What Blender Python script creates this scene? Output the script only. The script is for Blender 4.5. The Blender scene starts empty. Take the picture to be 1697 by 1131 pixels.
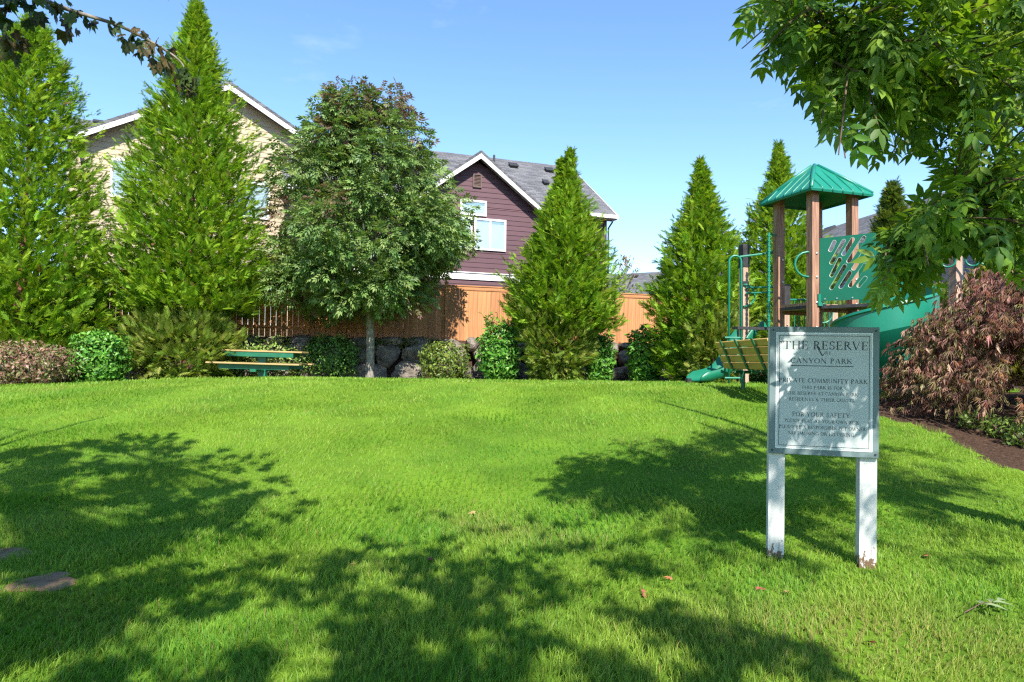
import bpy, math, random
import numpy as np
from mathutils import Matrix, Vector
random.seed(7)
RAD = math.radians
scene = bpy.context.scene
COL = scene.collection

# ------------------------------------------------------------------ camera
F_PX, CXP, CYP = 1131.0, 848.5, 565.5
CAM_Z, PITCH, ROLL = 1.2, RAD(1.65), 0.012
fwd = np.array([0, math.cos(PITCH), math.sin(PITCH)])
up0 = np.array([0, -math.sin(PITCH), math.cos(PITCH)])
r0 = np.array([1.0, 0, 0])
RV = r0*math.cos(ROLL) + up0*math.sin(ROLL)
UV = up0*math.cos(ROLL) - r0*math.sin(ROLL)
cam_d = bpy.data.cameras.new('camera')
cam = bpy.data.objects.new('camera', cam_d)
COL.objects.link(cam)
cam_d.sensor_width = 36.0
cam_d.lens = 36.0*F_PX/1697.0
cam_d.clip_start = 0.05
cam_d.clip_end = 3000
m = Matrix(((RV[0], UV[0], -fwd[0], 0), (RV[1], UV[1], -fwd[1], 0), (RV[2], UV[2], -fwd[2], CAM_Z), (0, 0, 0, 1)))
cam.matrix_world = m
scene.camera = cam

# ------------------------------------------------------------------ light
SUN_EL, SUN_AZ = RAD(44), RAD(15)          # azimuth measured from straight behind the camera to its right
to_sun = Vector((math.sin(SUN_AZ)*math.cos(SUN_EL), -math.cos(SUN_AZ)*math.cos(SUN_EL), math.sin(SUN_EL)))
world = bpy.data.worlds.new('World')
scene.world = world
world.use_nodes = True
wn = world.node_tree
for n in list(wn.nodes):
    wn.nodes.remove(n)
sky = wn.nodes.new('ShaderNodeTexSky')
sky.sky_type = 'NISHITA'
sky.sun_disc = False
sky.sun_elevation = SUN_EL
sky.sun_rotation = math.pi - SUN_AZ
sky.altitude = 0
sky.air_density = 1.0
sky.dust_density = 0.0
sky.ozone_density = 2.8
bg = wn.nodes.new('ShaderNodeBackground')
bg.inputs['Strength'].default_value = 0.128
wo = wn.nodes.new('ShaderNodeOutputWorld')
hs = wn.nodes.new('ShaderNodeHueSaturation'); hs.inputs['Saturation'].default_value = 1.10
wn.links.new(sky.outputs[0], hs.inputs['Color']); 
# thin high cloud wisps, all over the sky
tcw = wn.nodes.new('ShaderNodeTexCoord'); mpw = wn.nodes.new('ShaderNodeMapping'); mpw.inputs['Scale'].default_value = (1.0, 1.0, 2.6); mpw.inputs['Location'].default_value = (0.35, 0.1, 0.2)
nzw = wn.nodes.new('ShaderNodeTexNoise'); nzw.inputs['Scale'].default_value = 3.2; nzw.inputs['Detail'].default_value = 8; nzw.inputs['Roughness'].default_value = 0.6
mrw = wn.nodes.new('ShaderNodeMapRange'); mrw.inputs['From Min'].default_value = 0.60; mrw.inputs['From Max'].default_value = 0.85; mrw.inputs['To Max'].default_value = 0.32
mxw = wn.nodes.new('ShaderNodeMix'); mxw.data_type = 'RGBA'; mxw.inputs[7].default_value = (4.6, 4.9, 5.2, 1)
wn.links.new(tcw.outputs['Generated'], mpw.inputs[0]); wn.links.new(mpw.outputs[0], nzw.inputs['Vector']); wn.links.new(nzw.outputs['Fac'], mrw.inputs['Value'])
wn.links.new(mrw.outputs[0], mxw.inputs[0]); wn.links.new(hs.outputs[0], mxw.inputs[6]); wn.links.new(mxw.outputs[2], bg.inputs['Color'])
wn.links.new(bg.outputs[0], wo.inputs['Surface'])
sun_d = bpy.data.lights.new('sun', 'SUN')
sun_d.energy = 4.9
sun_d.angle = RAD(0.5)
sun_d.color = (1.0, 0.95, 0.86)
sun = bpy.data.objects.new('sun', sun_d)
COL.objects.link(sun)
sun.rotation_euler = to_sun.to_track_quat('Z', 'Y').to_euler()
sun.location = (0, -20, 30)
scene.view_settings.view_transform = 'Standard'
scene.view_settings.look = 'None'
scene.cycles.use_denoising = False
scene.cycles.use_adaptive_sampling = False
scene.cycles.pixel_filter_type = 'BLACKMAN_HARRIS'
scene.cycles.filter_width = 1.3
scene.view_settings.exposure = 1.2
scene.view_settings.gamma = 1.0

# ------------------------------------------------------------------ helpers
def P(px, py, y):
    d = fwd*F_PX + RV*(px-CXP) + UV*(CYP-py)
    return np.array([0, 0, CAM_Z]) + d*(y/d[1])

def project(pts):
    q = np.asarray(pts, float) - np.array([0, 0, CAM_Z])
    dep = q@fwd
    dd = np.where(np.abs(dep) < 1e-6, 1e-6, dep)
    return CXP + F_PX*(q@RV)/dd, CYP - F_PX*(q@UV)/dd, dep

def tag(o, label=None, cat=None, group=None, kind=None):
    if label: o['label'] = label
    if cat: o['category'] = cat
    if group: o['group'] = group
    if kind: o['kind'] = kind
    return o

def empty(name, loc=(0, 0, 0), rz=0.0, label=None, cat=None, group=None):
    o = bpy.data.objects.new(name, None)
    o.empty_display_size = 0.2
    COL.objects.link(o)
    o.location = loc
    o.rotation_euler = (0, 0, rz)
    return tag(o, label, cat, group)

def link(name, me, parent=None, loc=None, rz=None):
    o = bpy.data.objects.new(name, me)
    COL.objects.link(o)
    if parent: o.parent = parent
    if loc is not None: o.location = loc
    if rz is not None: o.rotation_euler = (0, 0, rz)
    return o

def mesh(name, V, Fc, mat, smooth=False):
    me = bpy.data.meshes.new(name)
    me.from_pydata([tuple(map(float, v)) for v in V], [], [tuple(int(i) for i in f) for f in Fc])
    if mat: me.materials.append(mat)
    if smooth: me.polygons.foreach_set('use_smooth', [True]*len(me.polygons))
    me.update()
    return me

def tri_mesh(name, V, T, mat, col=None, smooth=False):
    V = np.asarray(V, np.float32); T = np.asarray(T, np.int32)
    me = bpy.data.meshes.new(name)
    me.vertices.add(len(V)); me.vertices.foreach_set('co', V.ravel())
    me.loops.add(len(T)*3); me.loops.foreach_set('vertex_index', T.ravel())
    me.polygons.add(len(T))
    me.polygons.foreach_set('loop_start', np.arange(0, len(T)*3, 3, dtype=np.int32))
    me.polygons.foreach_set('loop_total', np.full(len(T), 3, np.int32))
    if smooth: me.polygons.foreach_set('use_smooth', np.ones(len(T), bool))
    me.update(calc_edges=True)
    if col is not None:
        a = me.color_attributes.new('col', 'FLOAT_COLOR', 'POINT')
        c4 = np.ones((len(V), 4), np.float32); c4[:, :3] = col
        a.data.foreach_set('color', c4.ravel())
    me.materials.append(mat)
    return me

class MB:
    """collects shapes of one part"""
    def __init__(s): s.V = []; s.F = []
    def add(s, V, Fc):
        o = len(s.V); s.V += [tuple(v) for v in V]; s.F += [tuple(i+o for i in f) for f in Fc]; return s
    def box(s, x0, x1, y0, y1, z0, z1):
        V = [(x0, y0, z0), (x1, y0, z0), (x1, y1, z0), (x0, y1, z0), (x0, y0, z1), (x1, y0, z1), (x1, y1, z1), (x0, y1, z1)]
        return s.add(V, [(3, 2, 1, 0), (4, 5, 6, 7), (0, 1, 5, 4), (1, 2, 6, 5), (2, 3, 7, 6), (3, 0, 4, 7)])
    def bbox(s, x0, x1, y0, y1, z0, z1, b=0.005):
        """box with chamfered vertical and top edges"""
        def ring(i, z): return [(x0+i, y0+i, z), (x1-i, y0+i, z), (x1-i, y1-i, z), (x0+i, y1-i, z)]
        V = ring(b, z0)+ring(0, z0+b)+ring(0, z1-b)+ring(b, z1)
        Fc = [(3, 2, 1, 0), (12, 13, 14, 15)]
        for k in range(3):
            for i in range(4):
                a, c = k*4+i, k*4+(i+1) % 4
                Fc.append((a, c, c+4, a+4))
        return s.add(V, Fc)
    def beam(s, p, q, w, h, up=(0, 0, 1)):
        p = np.array(p, float); q = np.array(q, float); d = q-p; d /= np.linalg.norm(d)
        u = np.array(up, float); sd = np.cross(d, u); sd /= np.linalg.norm(sd); u = np.cross(sd, d)
        V = []
        for c in (p, q):
            for a, b in ((-1, -1), (1, -1), (1, 1), (-1, 1)):
                V.append(c+sd*a*w/2+u*b*h/2)
        return s.add(V, [(3, 2, 1, 0), (4, 5, 6, 7), (0, 1, 5, 4), (1, 2, 6, 5), (2, 3, 7, 6), (3, 0, 4, 7)])
    def tube(s, pts, r, n=8, cap=True):
        pts = [np.array(p, float) for p in pts]
        k = len(pts)
        rr = list(r) if hasattr(r, '__len__') else [r]*k
        V = []; Fc = []
        ref = None
        for i in range(k):
            d = pts[min(i+1, k-1)]-pts[max(i-1, 0)]
            d /= (np.linalg.norm(d)+1e-9)
            if ref is None:
                ref = np.cross(d, (0, 0, 1)) if abs(d[2]) < 0.9 else np.cross(d, (1, 0, 0))
            sd = ref-d*np.dot(ref, d); sd /= (np.linalg.norm(sd)+1e-9); ref = sd
            u = np.cross(d, sd)
            for j in range(n):
                a = 2*math.pi*j/n
                V.append(pts[i]+(sd*math.cos(a)+u*math.sin(a))*rr[i])
        for i in range(k-1):
            for j in range(n):
                Fc.append((i*n+j, i*n+(j+1) % n, (i+1)*n+(j+1) % n, (i+1)*n+j))
        if cap:
            Fc.append(tuple(range(n-1, -1, -1))); Fc.append(tuple((k-1)*n+j for j in range(n)))
        return s.add(V, Fc)
    def prism(s, poly, axis, a0, a1):
        """poly: 2d points; extruded along axis ('x': poly=(y,z); 'y': poly=(x,z); 'z': poly=(x,y))"""
        def pt(q, a):
            return {'x': (a, q[0], q[1]), 'y': (q[0], a, q[1]), 'z': (q[0], q[1], a)}[axis]
        n = len(poly)
        V = [pt(q, a0) for q in poly]+[pt(q, a1) for q in poly]
        Fc = [tuple(range(n-1, -1, -1)), tuple(range(n, 2*n))]
        for i in range(n):
            Fc.append((i, (i+1) % n, n+(i+1) % n, n+i))
        return s.add(V, Fc)
    def build(s, name, mat, parent=None, loc=None, rz=None, smooth=False):
        return link(name, mesh(name, s.V, s.F, mat, smooth), parent, loc, rz)

def smooth_path(pts, n=8):
    """Catmull-Rom through points"""
    pts = [np.array(p, float) for p in pts]
    out = []
    for i in range(len(pts)-1):
        p0 = pts[max(i-1, 0)]; p1 = pts[i]; p2 = pts[i+1]; p3 = pts[min(i+2, len(pts)-1)]
        for k in range(n):
            t = k/n
            out.append(0.5*((2*p1)+(-p0+p2)*t+(2*p0-5*p1+4*p2-p3)*t*t+(-p0+3*p1-3*p2+p3)*t**3))
    out.append(pts[-1])
    return out

def sstep(a, b, x):
    t = np.clip((np.asarray(x, float)-a)/(b-a), 0, 1)
    return t*t*(3-2*t)

_rn = np.random.default_rng(5)
_NW = [(_rn.uniform(-1, 1, 2), _rn.uniform(0, 6.28)) for _ in range(24)]
def noise2(x, y, f=1.0, k=0):
    """smooth pseudo-noise -1..1"""
    x = np.asarray(x, float); y = np.asarray(y, float)
    s = 0
    for i in range(6):
        w, ph = _NW[(i+k*5) % 24]
        s = s+np.sin((x*w[0]+y*w[1])*f*(1.6+0.9*i)+ph+0.8*np.sin((x*w[1]-y*w[0])*f*1.3+ph*2))
    return s/4.0

# ------------------------------------------------------------------ materials
def nodes(name):
    mt = bpy.data.materials.new(name); mt.use_nodes = True
    nt = mt.node_tree
    for n in list(nt.nodes): nt.nodes.remove(n)
    out = nt.nodes.new('ShaderNodeOutputMaterial')
    return mt, nt, out

def ramp_node(nt, stops, fac):
    r = nt.nodes.new('ShaderNodeValToRGB')
    e = r.color_ramp.elements
    while len(e) < len(stops): e.new(0.5)
    for el, (p, c) in zip(e, stops):
        el.position = p; el.color = (*c, 1)
    nt.links.new(fac, r.inputs[0])
    return r

def noise_node(nt, scale, detail=4, coord='Object', stretch=None, rough=0.55):
    tc = nt.nodes.new('ShaderNodeTexCoord')
    src = tc.outputs[coord]
    if stretch:
        mp = nt.nodes.new('ShaderNodeMapping'); mp.inputs['Scale'].default_value = stretch
        nt.links.new(src, mp.inputs[0]); src = mp.outputs[0]
    nz = nt.nodes.new('ShaderNodeTexNoise')
    nz.inputs['Scale'].default_value = scale; nz.inputs['Detail'].default_value = detail; nz.inputs['Roughness'].default_value = rough
    nt.links.new(src, nz.inputs['Vector'])
    return nz

def surf(name, c0, c1, scale=6, rough=0.6, bump=0.0, bscale=None, stretch=None, spec=0.4, per_obj=0.0, metallic=0.0, lo=0.3, hi=0.7, bdist=0.01):
    """two-tone noise material with bump; per_obj: brightness spread between objects"""
    mt, nt, out = nodes(name)
    b = nt.nodes.new('ShaderNodeBsdfPrincipled')
    nz = noise_node(nt, scale, 5, stretch=stretch)
    r = ramp_node(nt, [(lo, c0), (hi, c1)], nz.outputs['Fac'])
    col = r.outputs[0]
    if per_obj:
        oi = nt.nodes.new('ShaderNodeObjectInfo')
        mr = nt.nodes.new('ShaderNodeMapRange'); mr.inputs['To Min'].default_value = 1-per_obj; mr.inputs['To Max'].default_value = 1+per_obj
        nt.links.new(oi.outputs['Random'], mr.inputs['Value'])
        hs = nt.nodes.new('ShaderNodeHueSaturation')
        nt.links.new(mr.outputs[0], hs.inputs['Value']); nt.links.new(col, hs.inputs['Color'])
        col = hs.outputs[0]
    nt.links.new(col, b.inputs['Base Color'])
    b.inputs['Roughness'].default_value = rough
    b.inputs['Specular IOR Level'].default_value = spec
    b.inputs['Metallic'].default_value = metallic
    if bump:
        n2 = noise_node(nt, bscale or scale*4, 6, stretch=stretch)
        bp = nt.nodes.new('ShaderNodeBump'); bp.inputs['Strength'].default_value = bump; bp.inputs['Distance'].default_value = bdist
        nt.links.new(n2.outputs['Fac'], bp.inputs['Height']); nt.links.new(bp.outputs[0], b.inputs['Normal'])
    nt.links.new(b.outputs[0], out.inputs['Surface'])
    return mt

def leaf_mat(name, rough=0.45, transl=0.35, spec=0.35, warm=(1.15, 1.1, 0.55)):
    mt, nt, out = nodes(name)
    at = nt.nodes.new('ShaderNodeAttribute'); at.attribute_name = 'col'
    b = nt.nodes.new('ShaderNodeBsdfPrincipled')
    b.inputs['Roughness'].default_value = rough; b.inputs['Specular IOR Level'].default_value = spec
    nt.links.new(at.outputs['Color'], b.inputs['Base Color'])
    mx = nt.nodes.new('ShaderNodeMix'); mx.data_type = 'RGBA'; mx.blend_type = 'MULTIPLY'
    mx.inputs['Factor'].default_value = 1.0
    nt.links.new(at.outputs['Color'], mx.inputs[6]); mx.inputs[7].default_value = (*warm, 1)
    tr = nt.nodes.new('ShaderNodeBsdfTranslucent')
    nt.links.new(mx.outputs[2], tr.inputs['Color'])
    ms = nt.nodes.new('ShaderNodeMixShader'); ms.inputs[0].default_value = transl
    nt.links.new(b.outputs[0], ms.inputs[1]); nt.links.new(tr.outputs[0], ms.inputs[2])
    nt.links.new(ms.outputs[0], out.inputs['Surface'])
    return mt

def wood(name, c0, c1, axis='z', rough=0.7, per_obj=0.12, scale=3.0, bump=0.25):
    st = {'x': (1, 14, 14), 'y': (14, 1, 14), 'z': (14, 14, 1)}[axis]
    return surf(name, c0, c1, scale, rough, bump, scale*3, st, 0.3, per_obj)

M = {}
M['grass'] = leaf_mat('grass_blade', 0.5, 0.45, 0.25, (1.25, 1.15, 0.5))
M['leaf'] = leaf_mat('leaf', 0.45, 0.32, 0.35)
M['leaf_thin'] = leaf_mat('leaf_thin', 0.5, 0.45, 0.3, (1.3, 1.25, 0.45))
M['leaf_gloss'] = leaf_mat('leaf_gloss', 0.38, 0.25, 0.3)
M['conifer'] = leaf_mat('conifer', 0.55, 0.40, 0.2, (1.15, 1.1, 0.5))
M['lawn'] = surf('lawn_soil', (0.06, 0.12, 0.010), (0.13, 0.23, 0.016), 1.2, 0.9, 0.5, 60, spec=0.1, bdist=0.03)
M['mulch'] = surf('mulch', (0.030, 0.018, 0.012), (0.10, 0.058, 0.038), 28, 0.95, 0.9, 45, spec=0.1, bdist=0.04)
M['earth'] = surf('earth', (0.05, 0.035, 0.02), (0.11, 0.085, 0.05), 2, 0.95, 0.5, 12, spec=0.1, bdist=0.05)
M['bark_red'] = surf('bark_red', (0.10, 0.035, 0.02), (0.24, 0.10, 0.06), 8, 0.85, 0.6, 20, (3, 3, 0.6), 0.2)
M['bark_grey'] = surf('bark_grey', (0.10, 0.085, 0.07), (0.30, 0.27, 0.23), 9, 0.85, 0.6, 26, (2, 2, 1), 0.2)
M['bark_tan'] = surf('bark_tan', (0.10, 0.065, 0.04), (0.33, 0.23, 0.14), 14, 0.8, 0.5, 40, None, 0.2)
M['twig'] = surf('twig', (0.05, 0.03, 0.02), (0.14, 0.085, 0.05), 20, 0.8, 0.3, 40)
M['fence'] = wood('fence_cedar', (0.32, 0.14, 0.058), (0.47, 0.225, 0.098), 'z', 0.75, 0.15, 1.6)
M['fence_x'] = wood('fence_rail', (0.32, 0.14, 0.058), (0.45, 0.215, 0.094), 'x', 0.75, 0.06, 1.6)
M['stone'] = surf('boulder_stone', (0.075, 0.062, 0.05), (0.27, 0.23, 0.19), 2.6, 0.9, 0.8, 9, spec=0.2, per_obj=0.22, bdist=0.06)
M['post_wood'] = wood('timber_post', (0.17, 0.078, 0.048), (0.38, 0.215, 0.14), 'z', 0.7, 0.08, 2.2)
M['post_pale'] = wood('timber_pale', (0.27, 0.17, 0.12), (0.46, 0.33, 0.25), 'z', 0.75, 0.08, 2.2)
M['green_plastic'] = surf('green_plastic', (0.006, 0.150, 0.096), (0.009, 0.178, 0.114), 3, 0.38, 0.04, 30, spec=0.5)
M['green_panel'] = surf('green_panel', (0.004, 0.115, 0.062), (0.006, 0.135, 0.075), 3, 0.4, 0.04, 40, spec=0.45)
M['green_steel'] = surf('green_steel', (0.005, 0.14, 0.088), (0.010, 0.175, 0.11), 6, 0.35, 0, spec=0.5)
M['green_dark'] = surf('green_dark', (0.005, 0.085, 0.04), (0.010, 0.125, 0.062), 6, 0.45, 0.05, 40, spec=0.45)
M['slot_edge'] = surf('slot_edge', (0.55, 0.62, 0.55), (0.7, 0.75, 0.68), 9, 0.5)
M['black_cap'] = surf('black_cap', (0.018, 0.018, 0.02), (0.045, 0.043, 0.045), 12, 0.5)
M['steel'] = surf('bolt_steel', (0.45, 0.44, 0.42), (0.62, 0.6, 0.58), 20, 0.35, metallic=0.8)
M['bench_slat'] = wood('bench_slat', (0.40, 0.245, 0.055), (0.52, 0.335, 0.09), 'y', 0.55, 0.06, 2.0, 0.1)
M['table_slat'] = wood('table_slat', (0.31, 0.21, 0.085), (0.43, 0.30, 0.135), 'x', 0.6, 0.06, 2.0, 0.1)
M['white_paint'] = surf('white_paint', (0.66, 0.66, 0.64), (0.82, 0.82, 0.80), 14, 0.55, 0.15, 60, spec=0.4)
M['trim'] = surf('white_trim', (0.60, 0.585, 0.56), (0.68, 0.66, 0.64), 4, 0.5, spec=0.4)
M['sign_panel'] = surf('sign_panel', (0.40, 0.435, 0.43), (0.46, 0.49, 0.485), 5, 0.4, spec=0.45)
M['sign_border'] = surf('sign_border', (0.105, 0.15, 0.155), (0.15, 0.20, 0.205), 9, 0.45, spec=0.45)
M['sign_line'] = surf('sign_line', (0.68, 0.70, 0.69), (0.75, 0.77, 0.76), 9, 0.45)
M['sign_ink'] = surf('sign_ink', (0.018, 0.026, 0.03), (0.03, 0.04, 0.045), 9, 0.5)
M['beige'] = wood('beige_siding', (0.385, 0.31, 0.215), (0.40, 0.325, 0.225), 'x', 0.7, 0.02, 1.5, 0)
M['mauve'] = wood('mauve_siding', (0.078, 0.038, 0.046), (0.098, 0.049, 0.058), 'x', 0.65, 0.06, 1.5, 0)
M['greyblue'] = wood('grey_siding', (0.27, 0.30, 0.37), (0.33, 0.36, 0.43), 'x', 0.7, 0.04, 1.5, 0)
M['dark_vent'] = surf('dark_vent', (0.02, 0.02, 0.022), (0.04, 0.04, 0.042), 9, 0.6)
M['brown_vent'] = surf('brown_vent', (0.075, 0.045, 0.04), (0.11, 0.07, 0.06), 9, 0.6)
M['blind'] = surf('window_blind', (0.33, 0.395, 0.39), (0.38, 0.44, 0.435), 2, 0.6)
M['room'] = surf('room_dark', (0.16, 0.24, 0.25), (0.22, 0.31, 0.32), 2, 0.7)
M['shingle'] = None
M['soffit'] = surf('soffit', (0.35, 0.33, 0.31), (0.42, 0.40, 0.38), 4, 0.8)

def shingle_mat(name, c0, c1):
    mt, nt, out = nodes(name)
    b = nt.nodes.new('ShaderNodeBsdfPrincipled'); b.inputs['Roughness'].default_value = 0.92; b.inputs['Specular IOR Level'].default_value = 0.15
    tc = nt.nodes.new('ShaderNodeTexCoord')
    br = nt.nodes.new('ShaderNodeTexBrick')
    br.inputs['Scale'].default_value = 1.0
    br.inputs['Brick Width'].default_value = 0.32; br.inputs['Row Height'].default_value = 0.145
    br.inputs['Mortar Size'].default_value = 0.006; br.inputs['Bias'].default_value = 0.0
    br.inputs['Color1'].default_value = (*c0, 1); br.inputs['Color2'].default_value = (*c1, 1)
    br.inputs['Mortar'].default_value = (c0[0]*0.35, c0[1]*0.35, c0[2]*0.35, 1)
    nt.links.new(tc.outputs['UV'], br.inputs['Vector'])
    nz = noise_node(nt, 1.3, 5)
    mx = nt.nodes.new('ShaderNodeMix'); mx.data_type = 'RGBA'; mx.blend_type = 'MULTIPLY'; mx.inputs['Factor'].default_value = 0.5
    r = ramp_node(nt, [(0.3, (0.7, 0.7, 0.7)), (0.7, (1.25, 1.25, 1.25))], nz.outputs['Fac'])
    nt.links.new(br.outputs['Color'], mx.inputs[6]); nt.links.new(r.outputs[0], mx.inputs[7])
    nt.links.new(mx.outputs[2], b.inputs['Base Color'])
    bp = nt.nodes.new('ShaderNodeBump'); bp.inputs['Strength'].default_value = 0.6; bp.inputs['Distance'].default_value = 0.015
    nt.links.new(br.outputs['Fac'], bp.inputs['Height']); bp.invert = True
    nt.links.new(bp.outputs[0], b.inputs['Normal'])
    nt.links.new(b.outputs[0], out.inputs['Surface'])
    return mt
M['shingle'] = shingle_mat('roof_shingle', (0.085, 0.085, 0.095), (0.15, 0.148, 0.155))

def glass_mat():
    mt, nt, out = nodes('window_glass')
    g = nt.nodes.new('ShaderNodeBsdfGlossy'); g.inputs['Roughness'].default_value = 0.03
    t = nt.nodes.new('ShaderNodeBsdfTransparent'); t.inputs['Color'].default_value = (0.975, 0.99, 0.985, 1)
    ms = nt.nodes.new('ShaderNodeMixShader')
    ms.inputs[0].default_value = 0.10; nt.links.new(t.outputs[0], ms.inputs[1]); nt.links.new(g.outputs[0], ms.inputs[2])
    nt.links.new(ms.outputs[0], out.inputs['Surface'])
    return mt
M['glass'] = glass_mat()

def worn_paint():
    """white paint worn through to brown wood in spots, more so close to the ground"""
    mt, nt, out = nodes('worn_white_paint')
    b = nt.nodes.new('ShaderNodeBsdfPrincipled'); b.inputs['Roughness'].default_value = 0.55
    nz = noise_node(nt, 24, 6, stretch=(1.6, 1.6, 0.8), rough=0.7)
    tc = nt.nodes.new('ShaderNodeTexCoord'); sp = nt.nodes.new('ShaderNodeSeparateXYZ')
    nt.links.new(tc.outputs['Object'], sp.inputs[0])
    mr = nt.nodes.new('ShaderNodeMapRange'); mr.inputs['From Min'].default_value = 0.0; mr.inputs['From Max'].default_value = 0.17
    mr.inputs['To Min'].default_value = 0.30; mr.inputs['To Max'].default_value = 0.0
    nt.links.new(sp.outputs['Z'], mr.inputs['Value'])
    ad = nt.nodes.new('ShaderNodeMath'); ad.operation = 'ADD'
    nt.links.new(nz.outputs['Fac'], ad.inputs[0]); nt.links.new(mr.outputs[0], ad.inputs[1])
    r = ramp_node(nt, [(0.665, (0.52, 0.52, 0.505)), (0.68, (0.13, 0.075, 0.04))], ad.outputs[0])
    nt.links.new(r.outputs[0], b.inputs['Base Color'])
    bp = nt.nodes.new('ShaderNodeBump'); bp.inputs['Strength'].default_value = 0.4; bp.inputs['Distance'].default_value = 0.003; bp.invert = True
    nt.links.new(ad.outputs[0], bp.inputs['Height']); nt.links.new(bp.outputs[0], b.inputs['Normal'])
    nt.links.new(b.outputs[0], out.inputs['Surface'])
    return mt
M['worn'] = worn_paint()

# ------------------------------------------------------------------ terrain
_PY = np.array([-40, -6, 0, 2, 4, 6, 8, 10.2, 12, 14, 19, 24, 60.])
_PZ = np.array([-.5, -.12, -.04, -.02, .035, .22, .52, .80, .83, .77, .63, .6, .6])
def _hermite(x, xs, ys):
    x = np.asarray(x, float)
    dm = np.gradient(ys, xs)
    i = np.clip(np.searchsorted(xs, x)-1, 0, len(xs)-2)
    h = xs[i+1]-xs[i]; t = np.clip((x-xs[i])/h, 0, 1)
    return (2*t**3-3*t**2+1)*ys[i]+(t**3-2*t**2+t)*h*dm[i]+(-2*t**3+3*t**2)*ys[i+1]+(t**3-t**2)*h*dm[i+1]

def g(x, y):
    """lawn level"""
    x = np.asarray(x, float); y = np.asarray(y, float)
    z = _hermite(y, _PY, _PZ)
    z = z*(1-0.30*sstep(-4, -11, x))
    near = np.exp(-((y-8)/14)**2)
    return z+0.022*noise2(x, y, 0.55)*near+0.008*noise2(x, y, 2.1, 1)*near

def wall_y(x):
    return 20.5+0.3*np.asarray(x, float)

def ground(x, y):
    """lawn, then the bank behind the boulder wall"""
    x = np.asarray(x, float); y = np.asarray(y, float)
    up = sstep(0.15, 0.75, y-wall_y(x))
    hi = 1.80-0.05*sstep(-2, 6, x)-0.9*sstep(9, 12, x)
    return g(x, y)*(1-up)+hi*up

def gz(x, y): return float(ground(x, y))

_EX = np.array([-40, -13, -10.5, -9.7, -7.4, -4, -.8, 4.7, 6.0, 9, 40.]); _EY = np.array([11.0, 12.6, 14, 15, 17.0, 17.9, 18.4, 19, 19, 17, 12.])
_BY = np.array([-20, -6, 4, 6.3, 7.5, 8.3, 8.8, 9.5, 10.5, 19]); _BX = np.array([7, 6, 4.85, 4.55, 4.72, 4.48, 4.58, 5.2, 8, 8.])
def in_lawn(x, y):
    x = np.asarray(x, float); y = np.asarray(y, float)
    w = 0.05*noise2(x, y, 3.0, 2)
    return (y < np.interp(x, _EX, _EY)+w) & (x < np.interp(y, _BY, _BX)+w)

def grid_mesh(name, xs, ys, zf, mat, keep=None):
    X, Y = np.meshgrid(xs, ys)
    V = np.stack([X.ravel(), Y.ravel(), zf(X, Y).ravel()], 1)
    nx, ny = len(xs), len(ys)
    i = np.arange((nx-1)*(ny-1)); a = (i//(nx-1))*nx+i % (nx-1)
    quads = np.stack([a, a+1, a+nx+1, a+nx], 1)
    if keep is not None:
        c = V[quads].mean(1); quads = quads[keep(c[:, 0], c[:, 1])]
        used = np.unique(quads); mp = -np.ones(len(V), int); mp[used] = np.arange(len(used))
        V = V[used]; quads = mp[quads]
    T = np.concatenate([quads[:, [0, 1, 2]], quads[:, [0, 2, 3]]])
    return tri_mesh(name, V, T, mat, smooth=True)

xs = np.concatenate([np.linspace(-900, -42, 16)[:-1], np.arange(-40, 40.1, 0.6), np.linspace(42, 900, 16)])
ys = np.concatenate([np.linspace(-400, -17, 8)[:-1], np.arange(-16, 46, 0.45), np.linspace(48, 1500, 18)])
terr = link('terrain', grid_mesh('terrain', xs, ys, ground, M['mulch']))
tag(terr, 'brown bark mulch and soil of the planting beds', kind='structure')
lawn = link('lawn', grid_mesh('lawn', np.arange(-13, 8.2, 0.14), np.arange(-8, 19.6, 0.14), lambda x, y: g(x, y)+0.012, M['lawn'], in_lawn))
tag(lawn, 'sunlit green lawn rising to a low crest', kind='structure')

# ------------------------------------------------------------------ houses
def uv_roof(me):
    """UV in metres along each face: u horizontal, v up the slope"""
    uvl = me.uv_layers.new(name='UVMap')
    for p in me.polygons:
        n = p.normal
        h = Vector((-n.y, n.x, 0)); h = h.normalized() if h.length > 1e-4 else Vector((1, 0, 0))
        v = n.cross(h)
        for li in p.loop_indices:
            co = me.vertices[me.loops[li].vertex_index].co
            uvl.data[li].uv = (co.dot(h), co.dot(v))

def slab(mb, quad, th):
    """thick slab: quad is the top face (ccw seen from above)"""
    q = [np.array(p, float) for p in quad]
    lo = [p-np.array([0, 0, th]) for p in q]
    n = len(q)
    mb.add(q+lo, [tuple(range(n)), tuple(range(2*n-1, n-1, -1))]+[(i, n+i, n+(i+1) % n, (i+1) % n) for i in range(n)])

def siding(house, umin, umax, z0, z1, mat, pitch=0.19, v=0.0, lim=None):
    """lapped boards, one object each; lim(z)->(ulo,uhi) clips them to a gable"""
    z = z0
    while z < z1-0.02:
        zt = min(z+pitch+0.018, z1)
        a = (umin, umax) if lim is None else lim(z)
        b = (umin, umax) if lim is None else lim(zt)
        if a is None or b is None: break
        pr, pt = 0.026, 0.008
        V = [(a[0], v-pr, z), (a[1], v-pr, z), (b[1], v-pt, zt), (b[0], v-pt, zt),
             (a[0], v+0.004, z), (a[1], v+0.004, z), (b[1], v+0.004, zt), (b[0], v+0.004, zt)]
        link('siding_board', mesh('siding_board', V, [(0, 1, 2, 3), (5, 4, 7, 6), (1, 0, 4, 5), (2, 1, 5, 6), (3, 2, 6, 7), (0, 3, 7, 4)], mat), house)
        z += pitch

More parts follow.
